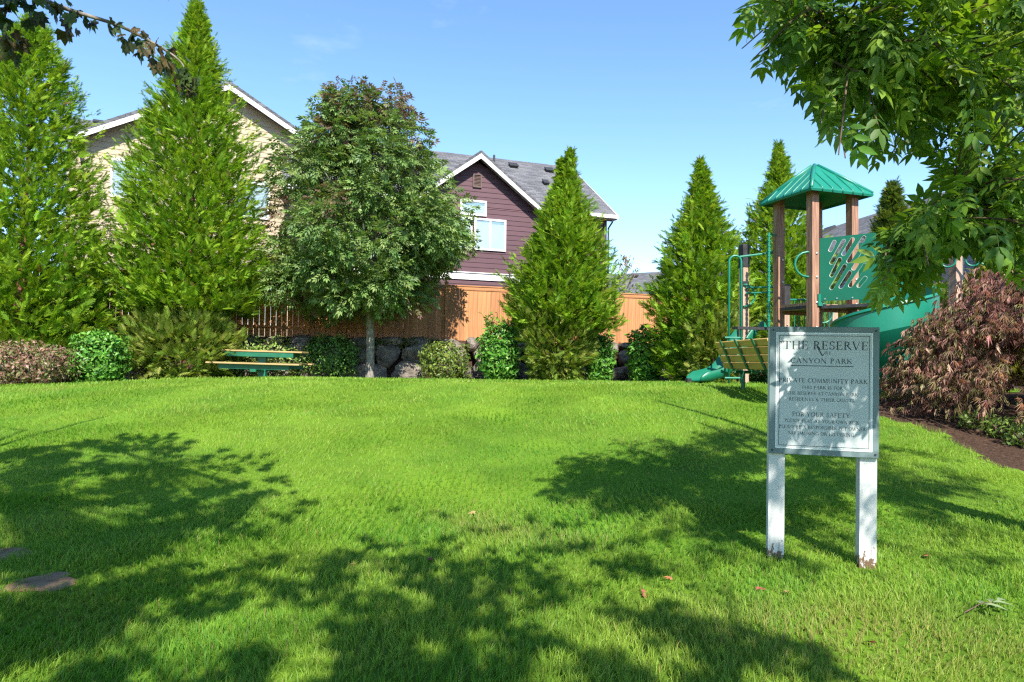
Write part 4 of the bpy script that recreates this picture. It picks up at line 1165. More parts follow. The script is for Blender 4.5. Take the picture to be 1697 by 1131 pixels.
# roof: ribbed pyramid with a rolled edge
def tower_roof():
    c = SP/2; h = 0.645
    mb = MB()
    z0, z1 = ROOFZ-0.03, ROOFZ+0.56
    rings = [(h, z0-0.055), (h+.012, z0-0.02), (h, z0+0.01), (h*.52, z0+(z1-z0)*.50), (0.05, z1-.02), (0.02, z1)]
    V = []; Fc = []
    for r, z in rings: V += [(c-r, c-r, z), (c+r, c-r, z), (c+r, c+r, z), (c-r, c+r, z)]
    for k in range(len(rings)-1):
        for i in range(4): Fc.append((k*4+i, k*4+(i+1) % 4, k*4+4+(i+1) % 4, k*4+4+i))
    k = (len(rings)-1)*4; Fc.append((k, k+1, k+2, k+3))
    # underside
    o = len(V)
    for r, z in ((h-.02, z0-0.055), (h-.03, z0-.01), (h*.5, z0+(z1-z0)*.44), (.04, z1-.07)): V += [(c-r, c-r, z), (c+r, c-r, z), (c+r, c+r, z), (c-r, c+r, z)]
    for kk in range(3):
        for i in range(4): Fc.append((o+kk*4+(i+1) % 4, o+kk*4+i, o+kk*4+4+i, o+kk*4+4+(i+1) % 4))
    Fc.append((o+15, o+14, o+13, o+12))
    for i in range(4): Fc.append(((i+1) % 4, i, o+i, o+(i+1) % 4))
    mb.add(V, Fc)
    r_ = mb.build('roof', M['green_plastic'], ps)
    for i in range(4):           # hips
        sx, sy = [(-1, -1), (1, -1), (1, 1), (-1, 1)][i]
        MB().tube([(c+sx*(h+.0), c+sy*(h+.0), z0+.0), (c+sx*h*.52, c+sy*h*.52, z0+(z1-z0)*.5+.012), (c+sx*.03, c+sy*.03, z1+.0)], [.03, .032, .03], 8).build('hip_rib', M['green_plastic'], r_, smooth=True)
    for side in range(4):
        R = Matrix.Rotation(side*math.pi/2, 3, 'Z')
        for t_ in (-.66, -.33, 0, .33, .66):
            top = 1-abs(t_)
            p0 = np.array([t_*h, -h, z0+.012]); f = min(top, .93)
            zz = lambda s_: z0+.01+(z1-z0-.01)*np.interp(s_, [0, .48, 1], [0, .5, 1])
            q = [np.array([t_*h, -h-.008, z0-.04]), np.array([t_*h, -h+.0, z0+.016])]
            for s_ in (.25*f, .48*f, .75*f, f): q.append(np.array([t_*h, -h*(1-s_), zz(s_)+.004]))
            q = [np.array(R@Vector(a))+np.array([c, c, 0]) for a in q]
            MB().tube(q, [.016]*5+[.008], 6).build('rib', M['green_plastic'], r_, smooth=True)
    MB().tube([(c, c, z1-.01), (c, c, z1+.03)], [.05, .03], 8).build('roof_cap', M['green_plastic'], r_)
tower_roof()
DZ = 2.20-ZG
MB().box(-0.04, SP+0.04, -0.04, SP+0.04, DZ-0.05, DZ).build('deck', M['black_cap'], ps)
mb = MB(); mb.box(-0.03, 0.03, 0.072, SP-0.072, DZ-0.06, DZ+.05); mb.build('deck_beam', M['post_wood'], ps)
mb = MB(); mb.box(0.072, SP-0.072, -0.03, 0.03, DZ-0.11, DZ+.02); mb.build('deck_beam', M['post_wood'], ps)
mb = MB(); mb.box(0.072, SP-0.072, SP-0.03, SP+0.03, DZ-0.11, DZ+.02); mb.build('deck_beam', M['post_wood'], ps)
# angled deck carrying the slotted panel: Fp -> Q
Q = LP(5.80, 10.87); Q0 = LP(5.17, 11.45); Rp = (SP, 0, 0); Q2 = LP(6.42, 11.32)
MB().prism([(0.1, -0.05), (Q[0], Q[1]), (Q2[0], Q2[1]), (SP, -0.08)], 'z', DZ-0.06, DZ-0.01).build('deck', M['black_cap'], ps)
def slotted_panel():
    L = math.hypot(Q[0]-Q0[0], Q[1]-Q0[1]); Hh = 1.06
    cu = bpy.data.curves.new('panel_outline', 'CURVE'); cu.dimensions = '2D'; cu.fill_mode = 'BOTH'; cu.extrude = 0.008
    def poly(pts):
        sp = cu.splines.new('POLY'); sp.points.add(len(pts)-1); sp.use_cyclic_u = True
        for p, q in zip(sp.points, pts): p.co = (q[0], q[1], 0, 1)
    r = .03
    poly([(0, 0), (L, 0), (L, Hh), (0, Hh)])
    # slanted slots read off the panel, as fractions (u0,z0,u1,z1) of width and height
    slots = [(.20, .80, .27, .92), (.22, .60, .44, .92), (.44, .72, .60, .93), (.53, .60, .80, .94), (.62, .48, .80, .71),
             (.22, .40, .37, .64), (.22, .20, .46, .53), (.39, .21, .55, .42), (.56, .22, .82, .52), (.71, .21, .82, .32)]
    rims = []
    for a, b, c, d in slots:
        p = np.array([a*L, b*Hh]); q = np.array([c*L, d*Hh]); dv = (q-p)/np.linalg.norm(q-p); ang = math.atan2(dv[1], dv[0])
        rr = .034; pts = []
        for k in range(9): t_ = ang-math.pi/2+math.pi*k/8; pts.append(q+rr*np.array([math.cos(t_), math.sin(t_)]))
        for k in range(9): t_ = ang+math.pi/2+math.pi*k/8; pts.append(p+rr*np.array([math.cos(t_), math.sin(t_)]))
        poly(pts[::-1]); rims.append(pts)
    tmp = bpy.data.objects.new('slotted_panel', cu); COL.objects.link(tmp)
    dg = bpy.context.evaluated_depsgraph_get(); dg.update()
    me = bpy.data.meshes.new_from_object(tmp.evaluated_get(dg))
    bpy.data.objects.remove(tmp); bpy.data.curves.remove(cu)
    me.materials.clear(); me.materials.append(M['green_panel'])
    o = link('slotted_panel', me, ps)
    a = math.atan2(Q[1]-Q0[1], Q[0]-Q0[0])
    o.rotation_euler = (RAD(90), 0, a); o.location = (Q0[0], Q0[1], DZ+0.06)
    for pts in rims:
        n = len(pts); V = []; Fc = []
        for p in pts: V += [(p[0], p[1], .0085), (p[0], p[1], -.0085)]
        c = np.mean(pts, 0)
        for p in pts:
            d = (c-p); d = d/np.linalg.norm(d)*.004; V += [(p[0]+d[0], p[1]+d[1], .0085), (p[0]+d[0], p[1]+d[1], -.0085)]
        for k in range(n):
            j = (k+1) % n
            Fc += [(2*n+2*k, 2*n+2*j, 2*n+2*j+1, 2*n+2*k+1), (2*k, 2*j, 2*n+2*j, 2*n+2*k), (2*j+1, 2*k+1, 2*n+2*k+1, 2*n+2*j+1)]
        link('slot_rim', mesh('slot_rim', V, Fc, M['slot_edge']), o)
    for fx in (.1, .32, .6, .86):
        MB().tube([(fx*L, .035, .007), (fx*L, .035, .017)], .013, 8).build('bolt', M['steel'], o)
slotted_panel()
def plate(p, q, z0, z1, th, mat, name):
    p = np.array(p[:2]); q = np.array(q[:2]); d = (q-p)/np.linalg.norm(q-p); n_ = np.array([-d[1], d[0]])*th/2
    MB().prism([tuple(p+n_), tuple(q+n_), tuple(q-n_), tuple(p-n_)], 'z', z0, z1).build(name, mat, ps)
plate(Q2, (SP+0.05, 0.0), DZ+0.06, DZ+1.1, .016, M['green_panel'], 'side_panel')
mb = MB(); mb.box(0.03, 0.12, -0.10, -0.071, DZ-.02, DZ+.18); mb.build('panel_bracket', M['green_steel'], ps)
for q in (Q, Q2):
    MB().bbox(-0.05, 0.05, -0.05, 0.05, -0.3, DZ+1.05 if q is Q2 else DZ-.07, 0.006).build('post', M['post_wood'], ps, (q[0], q[1], 0))
# spiral slide
def spiral():
    cx, cy, _ = LP(5.52, 10.12)
    V = []; Fc = []
    n = 64; ri, ro_ = 0.10, 0.69
    a0 = RAD(50); tot = RAD(-400)        # clockwise seen from above
    prof = [(ri, -.30), (.42, -.08), (.64, .03), (ro_-.015, .10), (ro_, .42), (ro_+.035, .435), (ro_+.045, .40), (ro_+.014, .385), (ro_+.014, .07), (.58, -.13), (.34, -.36), (ri, -.58)]
    m_ = len(prof)
    zt0, zt1 = DZ-0.02, 0.20
    for i in range(n+1):
        t_ = i/n; a = a0+tot*t_; z = zt0+(zt1-zt0)*(t_**0.92)
        for r, h in prof:
            V.append((cx+r*math.cos(a), cy+r*math.sin(a), max(z+h, .02+.01*(r < .3)+.06*(h > .0))))
    for i in range(n):
        for j in range(m_):
            k = (j+1) % m_
            Fc.append((i*m_+j, (i+1)*m_+j, (i+1)*m_+k, i*m_+k))
    Fc.append(tuple(range(m_))); Fc.append(tuple(n*m_+j for j in range(m_-1, -1, -1)))
    sl = link('spiral_slide', mesh('spiral_slide', V, Fc, M['green_plastic'], True), ps)
    try: sl.data.set_sharp_from_angle(angle=RAD(30))
    except Exception: pass
    MB().tube([(cx, cy, -.3), (cx, cy, DZ+.2)], .085, 14).build('slide_column', M['green_plastic'], ps, smooth=True)
    # run-out at the foot
    a = a0+tot; d = np.array([math.sin(a), -math.cos(a)]); c0 = np.array([cx+.42*math.cos(a), cy+.42*math.sin(a)]); sd = np.array([math.cos(a), math.sin(a)])
    V = []; prof2 = [(-.32, .30), (-.30, .30), (-.27, .06), (0, .02), (.27, .06), (.30, .30), (.33, .30), (.31, .0), (0, -.05), (-.31, .0)]
    zs = [.16, .13, .12, .13]
    Fc = []
    for i, s_ in enumerate((0, .2, .42, .62)):
        for w, h in prof2:
            q = c0+d*s_+sd*w; V.append((q[0], q[1], zs[i]+h*(1-.25*i/3)))
    k = len(prof2)
    for i in range(3):
        for j in range(k): Fc.append((i*k+j, i*k+(j+1) % k, (i+1)*k+(j+1) % k, (i+1)*k+j))
    Fc.append(tuple(range(k-1, -1, -1))); Fc.append(tuple(3*k+j for j in range(k)))
    link('slide_exit', mesh('slide_exit', V, Fc, M['green_plastic']), ps)
    q = c0+d*.25; MB().box(q[0]-.06, q[0]+.06, q[1]-.06, q[1]+.06, -.25, .13).build('slide_foot', M['black_cap'], ps)
spiral()
# posts and handles right of the slide
def loop_handle(p, d, w, h, r=.016, name='loop_handle'):
    """C-shaped tube standing off a post; p: post point, d: horizontal direction"""
    d = np.array([d[0], d[1], 0.]); d /= np.linalg.norm(d); p = np.array(p, float)
    pts = [p+np.array([0, 0, h/2]), p+d*(w-h/2)+np.array([0, 0, h/2])]
    for k in range(1, 8):
        a = math.pi/2-math.pi*k/8; pts.append(p+d*(w-h/2)+d*math.cos(a)*h/2+np.array([0, 0, math.sin(a)*h/2]))
    pts += [p+d*(w-h/2)+np.array([0, 0, -h/2]), p+np.array([0, 0, -h/2])]
    return MB().tube(pts, r, 8).build(name, M['green_steel'], ps, smooth=True)
rt = np.array(LP(6.07, 11.5))-np.array(LP(5.07, 11.5))     # world +x in local axes
def post_at(px, ytop_px, y, mat='post_wood', w=.06, cap=False, zbot=-0.3):
    q = LPP(px, ytop_px, y)
    o = MB().bbox(-w, w, -w, w, zbot, q[2], .007).build('post', M[mat], ps, (q[0], q[1], 0))
    if cap: MB().bbox(-w-.008, w+.008, -w-.008, w+.008, q[2]-.42, q[2]+.025, .01).build('post_cap', M['black_cap'], o)
    for zz in (q[2]*.35, q[2]*.6):
        bolt(o, (0.01, -w, zz), (0, -1, 0), .016)
    return q
q = post_at(1494, 430, 12.2)
loop_handle((q[0], q[1], LPP(1494, 562, 12.2)[2]), rt[:2], .38, .36)
q1 = post_at(1583, 415, 11.2, 'post_pale', .07)
q2 = post_at(1655, 425, 10.6, 'post_pale', .07)
bz = LPP(1600, 421, 11.0)[2]
mb = MB(); a_ = np.array([q1[0]-.45, q1[1]+.1, bz]); b_ = np.array([q2[0]+.2, q2[1]-.05, bz]); mb.tube([a_, b_], .022, 8); mb.build('overhead_bar', M['green_steel'], ps)
for s_ in (.10, .24, .55, .72, .9):
    c = a_+(b_-a_)*s_; d = (b_-a_)/np.linalg.norm(b_-a_)
    pts = [c+np.array([0, 0, -.11])+d*.105*math.cos(t_)+np.array([0, 0, .105*math.sin(t_)]) for t_ in np.linspace(0, 2*math.pi, 17)]
    MB().tube(pts, .016, 7, False).build('ring', M['green_steel'], ps, smooth=True)
# low deck left of the tower, ladder arch, wave slide
LZ = 1.86-ZG
lA = LPP(1217, 545, 12.4); lB = LPP(1285, 545, 12.5)
MB().prism([(lA[0]-.12, lA[1]-.1), (lB[0], lB[1]-.1), (0, SP+.05), (lA[0]-.1, SP+.1)], 'z', LZ-.05, LZ).build('deck', M['black_cap'], ps)
q = post_at(1233, 408, 12.9, 'post_pale', .065, True)
q = post_at(1300, 474, 12.9, 'post_pale', .065, True)
q = post_at(1380, 505, 13.2, 'post_pale', .065)
la, lb = LPP(1208, 640, 12.2), LPP(1228, 640, 12.2)
zt3 = LPP(1217, 424, 12.2)[2]
arc = []
c = (np.array(la)+np.array(lb))/2; hwid = (np.array(lb)-np.array(la))/2; hwid[2] = 0; wl = np.linalg.norm(hwid)
pts = [np.array([la[0], la[1], -.15]), np.array([la[0], la[1], zt3-wl])]
for k in range(1, 8):
    a = math.pi-math.pi*k/8; pts.append(np.array([c[0], c[1], zt3-wl])+hwid*math.cos(a)+np.array([0, 0, wl*math.sin(a)]))
pts += [np.array([lb[0], lb[1], zt3-wl]), np.array([lb[0], lb[1], -.15])]
MB().tube(pts, .02, 8).build('ladder_arch', M['green_steel'], ps, smooth=True)
for k in range(4):
    zz = .12+.24*k
    MB().tube([(la[0]-.09, la[1], zz), (lb[0]+.03, lb[1], zz)], .018, 8).build('rung', M['green_steel'], ps)
p1 = LPP(1226, 426, 12.3); p2 = LPP(1281, 419, 12.4)
MB().tube([p1, p2], .02, 8).build('hand_rail', M['green_steel'], ps)
# tall climber tube beside the left post
v1 = LPP(1274, 386, 12.2); v0 = LPP(1274, 560, 12.2)
mb = MB(); mb.tube([(v0[0], v0[1], LZ), (v0[0], v0[1], v1[2])], .022, 8); mb.tube([(v0[0], v0[1], v1[2]-.03), (0, SP, v1[2]-.03)], .014, 6)
for k in range(18): mb.tube([(v0[0]-.03, v0[1], LZ+.1+k*.09), (v0[0]+.03, v0[1], LZ+.1+k*.09)], .024, 6)
mb.build('climber_tube', M['green_steel'], ps)
w_ = rt[:2]
q = LPP(1236, 490, 12.8); loop_handle(q, w_, .17, .42, .018)
q = LPP(1337, 440, 11.6); loop_handle((0.0, 0.0, q[2]), -w_, .30, .42, .02)
q = LPP(1362, 520, 12.9); loop_handle(q, w_, .2, .36, .018)
p1 = LPP(1236, 477, 12.8); p2 = LPP(1282, 476, 12.6); MB().tube([p1, p2], .016, 8).build('hand_rail', M['green_steel'], ps)
p1 = LPP(1236, 486, 12.8); p2 = LPP(1282, 485, 12.6); MB().tube([p1, p2], .016, 8).build('hand_rail', M['green_steel'], ps)
ra, rb_ = LPP(1304, 497, 12.95), LPP(1378, 497, 13.2)
MB().tube([ra, rb_], .018, 8).build('barrier_rail', M['green_steel'], ps)
for k in range(9):
    f = (k+.5)/9; a = np.array(ra)+(np.array(rb_)-np.array(ra))*f
    MB().tube([a, (a[0], a[1], a[2]-.62)], .010, 6).build('baluster', M['green_steel'], ps)
# wave slide: trough from the low deck down to the lawn on the left
def wave_slide():
    path = smooth_path([LP(4.46, 12.85, ZG+.93), LP(4.30, 12.78, ZG+.74), LP(4.10, 12.68, ZG+.42), LP(3.86, 12.58, ZG+.19), LP(3.56, 12.47, ZG+.09), LP(3.30, 12.38, ZG+.06)], 5)
    prof = [(-.24, .15), (-.22, .16), (-.20, .03), (0, .0), (.20, .03), (.22, .16), (.24, .15), (.22, -.01), (0, -.05), (-.22, -.01)]
    V = []; Fc = []; k = len(prof); n = len(path)
    for i, p in enumerate(path):
        d = path[min(i+1, n-1)]-path[max(i-1, 0)]; d /= np.linalg.norm(d)
        sd = np.cross(d, (0, 0, 1)); sd /= np.linalg.norm(sd); u = np.cross(sd, d)
        f = 1.0 if i < n-4 else (1-.2*(i-n+4))
        for w, h in prof: V.append(p+sd*w+u*h*f)
    for i in range(n-1):
        for j in range(k): Fc.append((i*k+j, i*k+(j+1) % k, (i+1)*k+(j+1) % k, (i+1)*k+j))
    Fc.append(tuple(range(k-1, -1, -1))); Fc.append(tuple((n-1)*k+j for j in range(k)))
    link('wave_slide', mesh('wave_slide', V, Fc, M['green_panel'], True), ps)
    e = LP(3.2, 12.37); MB().box(e[0]-.04, e[0]+.04, e[1]-.04, e[1]+.04, -.2, .1).build('slide_foot', M['black_cap'], ps)
    hd = LPP(1265, 538, 12.9)
    pts = [np.array(hd)+np.array([w, 0, -.25+.32*math.exp(-(w/.13)**2)]) for w in np.linspace(-.3, .3, 13)]
    V = [p for p in pts]+[p+np.array([0, .05, 0]) for p in pts]+[(p[0], p[1], LZ) for p in pts]+[(p[0], p[1]+.05, LZ) for p in pts]
    k = 13; Fc = []
    for i in range(k-1): Fc += [(i, i+1, k+i+1, k+i), (2*k+i, 2*k+i+1, i+1, i), (k+i, k+i+1, 3*k+i+1, 3*k+i)]
    link('slide_hood', mesh('slide_hood', V, Fc, M['green_plastic']), ps)
wave_slide()

# ------------------------------------------------------------------ foreground trees
def inpoly(x, y, poly):
    x = np.asarray(x); y = np.asarray(y); r = np.zeros(x.shape, bool); n = len(poly); j = n-1
    for i in range(n):
        xi, yi = poly[i]; xj, yj = poly[j]
        c = ((yi > y) != (yj > y)) & (x < (xj-xi)*(y-yi)/(yj-yi+1e-9)+xi)
        r ^= c; j = i
    return r
def clear_of_frame(p, poly, margin=12):
    """keep crown points that are out of the picture, or inside the outline the crown has there"""
    u, v, d = project(p)
    inside = (d > 0.1) & (u > -margin) & (u < 1697+margin) & (v > -margin) & (v < 1131+margin)
    return ~inside | inpoly(u, v, poly)

def near_tree(name, base, limbs, ends, label, seed, poly, tm, size, palette, mat, bark, nleaf=16, trunk_r=.11, sway=.12, cat='tree', loose=.02, low_ends=(), low_limb=-1, reach=1.7, s0=.12, low_size=None, gap=-.05, hang=()):
    rng = np.random.default_rng(seed)
    z0 = gz(base[0], base[1])
    t = empty(name, (base[0], base[1], z0), 0, label, cat)
    B = np.array([base[0], base[1], z0])
    skel = []; lid = []; mb = MB()
    for L, (ra_, rb2) in limbs:
        pth = smooth_path([np.array(p) for p in L], 6)
        skel += [(p, len(lid)) for p in pth]; lid.append(1)
        mb.tube([p-B for p in pth], list(np.linspace(ra_, rb2, len(pth))), 8)
    mb.build('limbs', bark, t, smooth=True)
    L = limbs[0][0]
    trunk_obj(t, [np.array((base[0], base[1], z0-.2))-B, np.array((base[0], base[1], z0+.08))-B, np.array(L[0])-B], [trunk_r*1.35, trunk_r*1.05, trunk_r*.85], bark, 12)
    S_all = np.array([s_[0] for s_ in skel]); S_id = np.array([s_[1] for s_ in skel])
    tw = MB(); pos = []; dr = []; sc = []
    for e, lowb in [(e, False) for e in ends]+[(e, True) for e in low_ends]:
        S = S_all[S_id == low_limb] if lowb else S_all[S_id != low_limb]
        dd = np.linalg.norm(S-e, axis=1)+.6*np.maximum(0, S[:, 2]-e[2])
        for c in np.argsort(dd)[:24:4]:
            b = S[c]
            mid = (b+e)/2+np.array([0, 0, .10*np.linalg.norm(e-b)])+rng.normal(0, sway*.4, 3)
            pth = np.array(smooth_path([b, mid, e], 6))
            if clear_of_frame(pth, poly, 0).all(): break
        else: continue
        if np.linalg.norm(e-b) > reach: continue
        tw.tube(list(pth-B), list(np.linspace(.008, .003, len(pth))), 5)
        k = nleaf
        s_ = rng.uniform(.12 if lowb else s0, 1.0, k)*(len(pth)-1); i = np.minimum(s_.astype(int), len(pth)-2); f = (s_-i)[:, None]
        p = pth[i]*(1-f)+pth[i+1]*f+rng.normal(0, .02 if lowb else loose, (k, 3))
        d = nrm(pth[i+1]-pth[i])*.55+rng.normal(0, .75, (k, 3))+np.array([0, 0, -.30])
        pos.append(p); dr.append(d); sc.append((low_size if lowb and low_size else size)*rng.uniform(.65, 1.2, k))
    tag(tw.build('twigs', M['twig'], t), kind='stuff')
    pos = np.concatenate(pos); dr = nrm(np.concatenate(dr)); sc = np.concatenate(sc)
    tipp = pos+dr*sc[:, None]*.9+np.array([0, 0, -.25])*sc[:, None]
    ok = clear_of_frame(pos, poly)&clear_of_frame(tipp, poly)&clear_of_frame((pos+tipp)/2, poly)
    ok &= np.linalg.norm(pos-np.array([0, 0, CAM_Z]), axis=1) > 1.1
    pos, dr, sc = pos[ok], dr[ok], sc[ok]
    ts = np.array(to_sun)
    gp = pos-ts*((pos[:, 2]-.25)/ts[2])[:, None]
    keep = noise2(gp[:, 0], gp[:, 1]*.75, 2.3, 1)+.6*noise2(gp[:, 0], gp[:, 1]*.8, 6.0, 3) > gap
    sp = pos-ts*((pos[:, 1]-4.0)/ts[1])[:, None]
    on_sign = (sp[:, 0] > 1.40) & (sp[:, 0] < 2.2) & (sp[:, 2] > -.1) & (sp[:, 2] < 1.8) & (pos[:, 1] < 3.9)
    keep = np.where(on_sign, noise2(sp[:, 0]*1.3+.35*sp[:, 2], sp[:, 2]*.8, 9.0, 2)+.4*noise2(sp[:, 0], sp[:, 2], 20.0, 1) > -.02, keep)
    u, v, d_ = project(pos)
    keep |= (d_ > .1) & (u > -80) & (u < 1780) & (v > -80) & (v < 1200)
    pos, dr, sc = pos[keep], dr[keep], sc[keep]
    fr_ = frames(dr, rng, .5)
    if len(hang):
        hp = np.array([h[0] for h in hang]); hd = nrm(np.array([h[1] for h in hang]))
        hf = frames(hd, rng, .8, (rng.normal(0, .4), -1, .2))
        pos = np.concatenate([pos, hp]); sc = np.concatenate([sc, low_size*rng.uniform(.6, 1.25, len(hp))])
        fr_ = tuple(np.concatenate([a, b]) for a, b in zip(fr_, hf))
    scatter('crown', tm, pos-B, fr_, sc, pal(rng, len(pos), palette, None, .14), mat, t)
    return t

# where the crowns' shade lies on the lawn (picture outline of the dappled areas); crowns are grown to suit
SHADE = [[(-60, 690), (20, 722), (150, 733), (275, 712), (348, 742), (335, 768), (445, 762), (478, 795), (445, 826), (535, 836), (510, 855), (470, 882), (400, 908), (300, 935), (200, 950), (-60, 960)],
         [(920, 765), (1000, 738), (1078, 722), (1100, 735), (1190, 714), (1260, 712), (1420, 718), (1560, 742), (1605, 785), (1760, 830), (1760, 1010), (1500, 935), (1400, 965), (1200, 975), (1100, 935), (960, 875), (880, 832), (915, 800)],
         [(-60, 985), (100, 965), (300, 935), (480, 922), (560, 900), (635, 832), (700, 858), (790, 868), (860, 842), (900, 880), (1000, 905), (1100, 965), (1180, 1005), (1290, 1050), (1400, 1180), (-60, 1180)]]
def shade_ok(p):
    """does the shadow of p fall inside the shaded parts of the lawn (or out of view)?"""
    ts = np.array(to_sun); t_ = (p[2]-.3)/ts[2]
    for _ in range(4):
        q = p-ts*t_; t_ += (q[2]-gz(q[0], q[1]))/ts[2]
    q = p-ts*t_
    u, v, d = project(q[None])
    if d[0] < .2 or not (-40 < u[0] < 1737 and v[0] < 1160): return True
    return any(inpoly(u, v, pl)[0] for pl in SHADE)

_DD = np.arange(1.8, 12, .02)
def shade_sample(rng, k, z0, z1, ctr, rad):
    """a crown point, within rad of ctr in plan, whose shadow falls in shaded patch k of the lawn"""
    pl = np.array(SHADE[k]); lo = pl.min(0); hi = pl.max(0)
    for _ in range(4000):
        u, v = rng.uniform(lo[0], hi[0]), rng.uniform(lo[1], hi[1])
        if not inpoly(np.array([u]), np.array([v]), SHADE[k])[0]: continue
        d = fwd*F_PX+RV*(u-CXP)+UV*(CYP-v); pts = np.array([0, 0, CAM_Z])+d[None]*(_DD/d[1])[:, None]
        w = np.nonzero(pts[:, 2] <= g(pts[:, 0], pts[:, 1]))[0]
        if not len(w): continue
        p = pts[w[0]]; ts = np.array(to_sun)
        q = p+ts*((rng.uniform(z0, z1)-p[2])/ts[2])
        if math.hypot(q[0]-ctr[0], q[1]-ctr[1]) < rad: return q
    return None
def crown_shade(rng, n, k, z0, z1, ctr, rad, poly):
    out = []
    for _ in range(n*6):
        if len(out) >= n: break
        q = shade_sample(rng, k, z0, z1, ctr, rad)
        if q is None: break
        if clear_of_frame(q[None], poly, 30)[0]: out.append(q)
    return out

# ash on the right: overhangs the top right corner of the view
POLY_R = [(1207, -60), (1205, 10), (1222, 85), (1262, 120), (1275, 118), (1320, 160), (1345, 205), (1362, 248), (1385, 262), (1400, 275), (1438, 290), (1475, 270), (1500, 262), (1535, 262), (1562, 290),
          (1535, 335), (1500, 350), (1465, 378), (1438, 402), (1450, 440), (1442, 480), (1458, 512), (1475, 500), (1520, 520), (1548, 480), (1555, 440), (1590, 415), (1640, 432), (1672, 470), (1800, 480), (1800, -60)]
rng = np.random.default_rng(101)
rb0 = (3.75, 4.1)
Lr = [([P(1760, 330, 4.1), P(1740, 240, 4.05), P(1690, 190, 3.95), P(1620, 152, 3.75), P(1545, 145, 3.5), P(1470, 100, 3.3), P(1380, 60, 3.2)], (.06, .012)),
      ([P(1740, 240, 4.05), P(1660, 150, 4.3), P(1600, 80, 4.6), P(1570, 10, 4.7)], (.045, .012)),
      ([P(1760, 330, 4.1), P(1800, 150, 4.2), P(1810, -100, 4.2), P(1780, -420, 4.1), P(1760, -650, 4.0)], (.075, .015)),
      ([P(1755, 345, 4.1), P(1700, 340, 3.9), P(1640, 350, 3.7), P(1560, 365, 3.6), P(1490, 400, 3.5)], (.03, .006)),
      ([P(1800, 150, 4.2), P(1650, -50, 3.3), P(1500, -200, 2.7), P(1350, -320, 2.4)], (.04, .01)),
      ([P(1805, 0, 4.2), P(1950, -150, 4.0), P(2150, -250, 3.8)], (.04, .01)),
      ([P(1805, 0, 4.2), (4.2, 2.9, 3.9), (4.0, 1.8, 4.1)], (.04, .01)),
      ([P(1805, 0, 4.2), (3.6, 2.5, 3.8), (2.9, 1.2, 4.0), (2.4, .3, 4.1)], (.035, .008))]
ends = []
def samp(n, fn):
    out = []
    while len(out) < n:
        p = fn()
        if clear_of_frame(p[None], POLY_R, 0)[0] and shade_ok(p): out.append(p)
    return out
# the part of the crown in view, through its depth
def fr1():
    return P(rng.uniform(1210, 1760), rng.uniform(-60, 300), rng.uniform(2.7, 5.8))
def fr2():
    return P(rng.uniform(1440, 1760), rng.uniform(270, 500), rng.uniform(2.9, 4.0))
def fr3():
    d = nrm(rng.normal(size=3))*(rng.uniform(0, 1)**.4); return np.array([3.1, 3.0, 4.2])+d*np.array([2.6, 2.4, 1.7])
ends = samp(165, fr1)+samp(82, fr2)+samp(30, fr3)+crown_shade(rng, 170, 1, 2.9, 5.6, (3.3, 3.0), 3.2, POLY_R)
# boughs that dapple the sign and its posts
for k in range(13):
    q = np.array([rng.uniform(1.45, 2.15), 4.0, rng.uniform(0.05, 1.65)]); ts = np.array(to_sun)
    q = q+ts*((rng.uniform(3.0, 4.4)-q[2])/ts[2])
    if clear_of_frame(q[None], POLY_R, 30)[0]: ends.append(q)
ASHC = [(.11, .215, .024), (.155, .27, .03), (.075, .16, .022), (.21, .32, .04)]
near_tree('ash_tree', rb0, Lr, ends, 'leafy ash whose branches overhang the park sign', 102, POLY_R, T_ASH, .165, ASHC, M['leaf_thin'], M['bark_tan'], nleaf=11)

# maple on the left: one low branch reaches into the top left corner
POLY_L = [(-60, -60), (330, -60), (330, -20), (285, 10), (215, 22), (205, 40), (270, 66), (330, 112), (330, 170), (280, 165), (250, 125), (200, 100), (150, 78), (130, 72), (112, 75), (80, 45), (58, 40), (50, 70), (42, 105), (20, 118), (-60, 118)]
rng = np.random.default_rng(111)
lb0 = (-4.3, 2.9)
zl = gz(*lb0)
br = [P(-330, -150, 3.1), P(-150, -70, 3.2), P(-20, -18, 3.3), P(60, -2, 3.35), P(125, 20, 3.4), P(200, 44, 3.45), P(265, 78, 3.5), P(300, 104, 3.53), P(311, 131, 3.55)]
Ll = [([(-4.3, 2.9, zl+1.9), (-4.25, 2.9, 3.0), (-4.1, 2.8, 3.9), (-3.9, 2.7, 4.9)], (.09, .02)),
      ([(-4.28, 2.9, 2.6)]+br, (.020, .003)),
      ([(-4.2, 2.9, 3.3), (-3.4, 2.9, 4.0), (-2.7, 2.5, 4.3), (-2.1, 2.0, 4.4)], (.05, .01)),
      ([(-4.2, 2.9, 3.5), (-3.8, 3.3, 4.2), (-3.5, 3.7, 4.7)], (.045, .01)),
      ([(-4.2, 2.9, 3.2), (-3.4, 1.6, 4.0), (-2.5, 0.6, 4.6)], (.045, .01)),
      ([(-4.2, 2.9, 3.2), (-5.4, 3.0, 4.0), (-6.2, 3.4, 4.5)], (.045, .01)),
      ([(-4.15, 2.85, 4.0), (-4.8, 3.4, 4.6), (-5.0, 3.8, 4.9)], (.04, .01))]
ends = []
hang = []
bp = np.array(smooth_path(br[2:], 8))
for k in range(105):
    i = rng.integers(0, len(bp)-1); f = rng.uniform(); p = bp[i]*(1-f)+bp[i+1]*f
    q = (i+f)/len(bp)
    hang.append((p+np.array([rng.normal(0, .03), rng.normal(0, .05), rng.uniform(-.075, .03)]), np.array([rng.normal(.1, .35), rng.normal(-.2, .4), -rng.uniform(.5, 1.2)])))
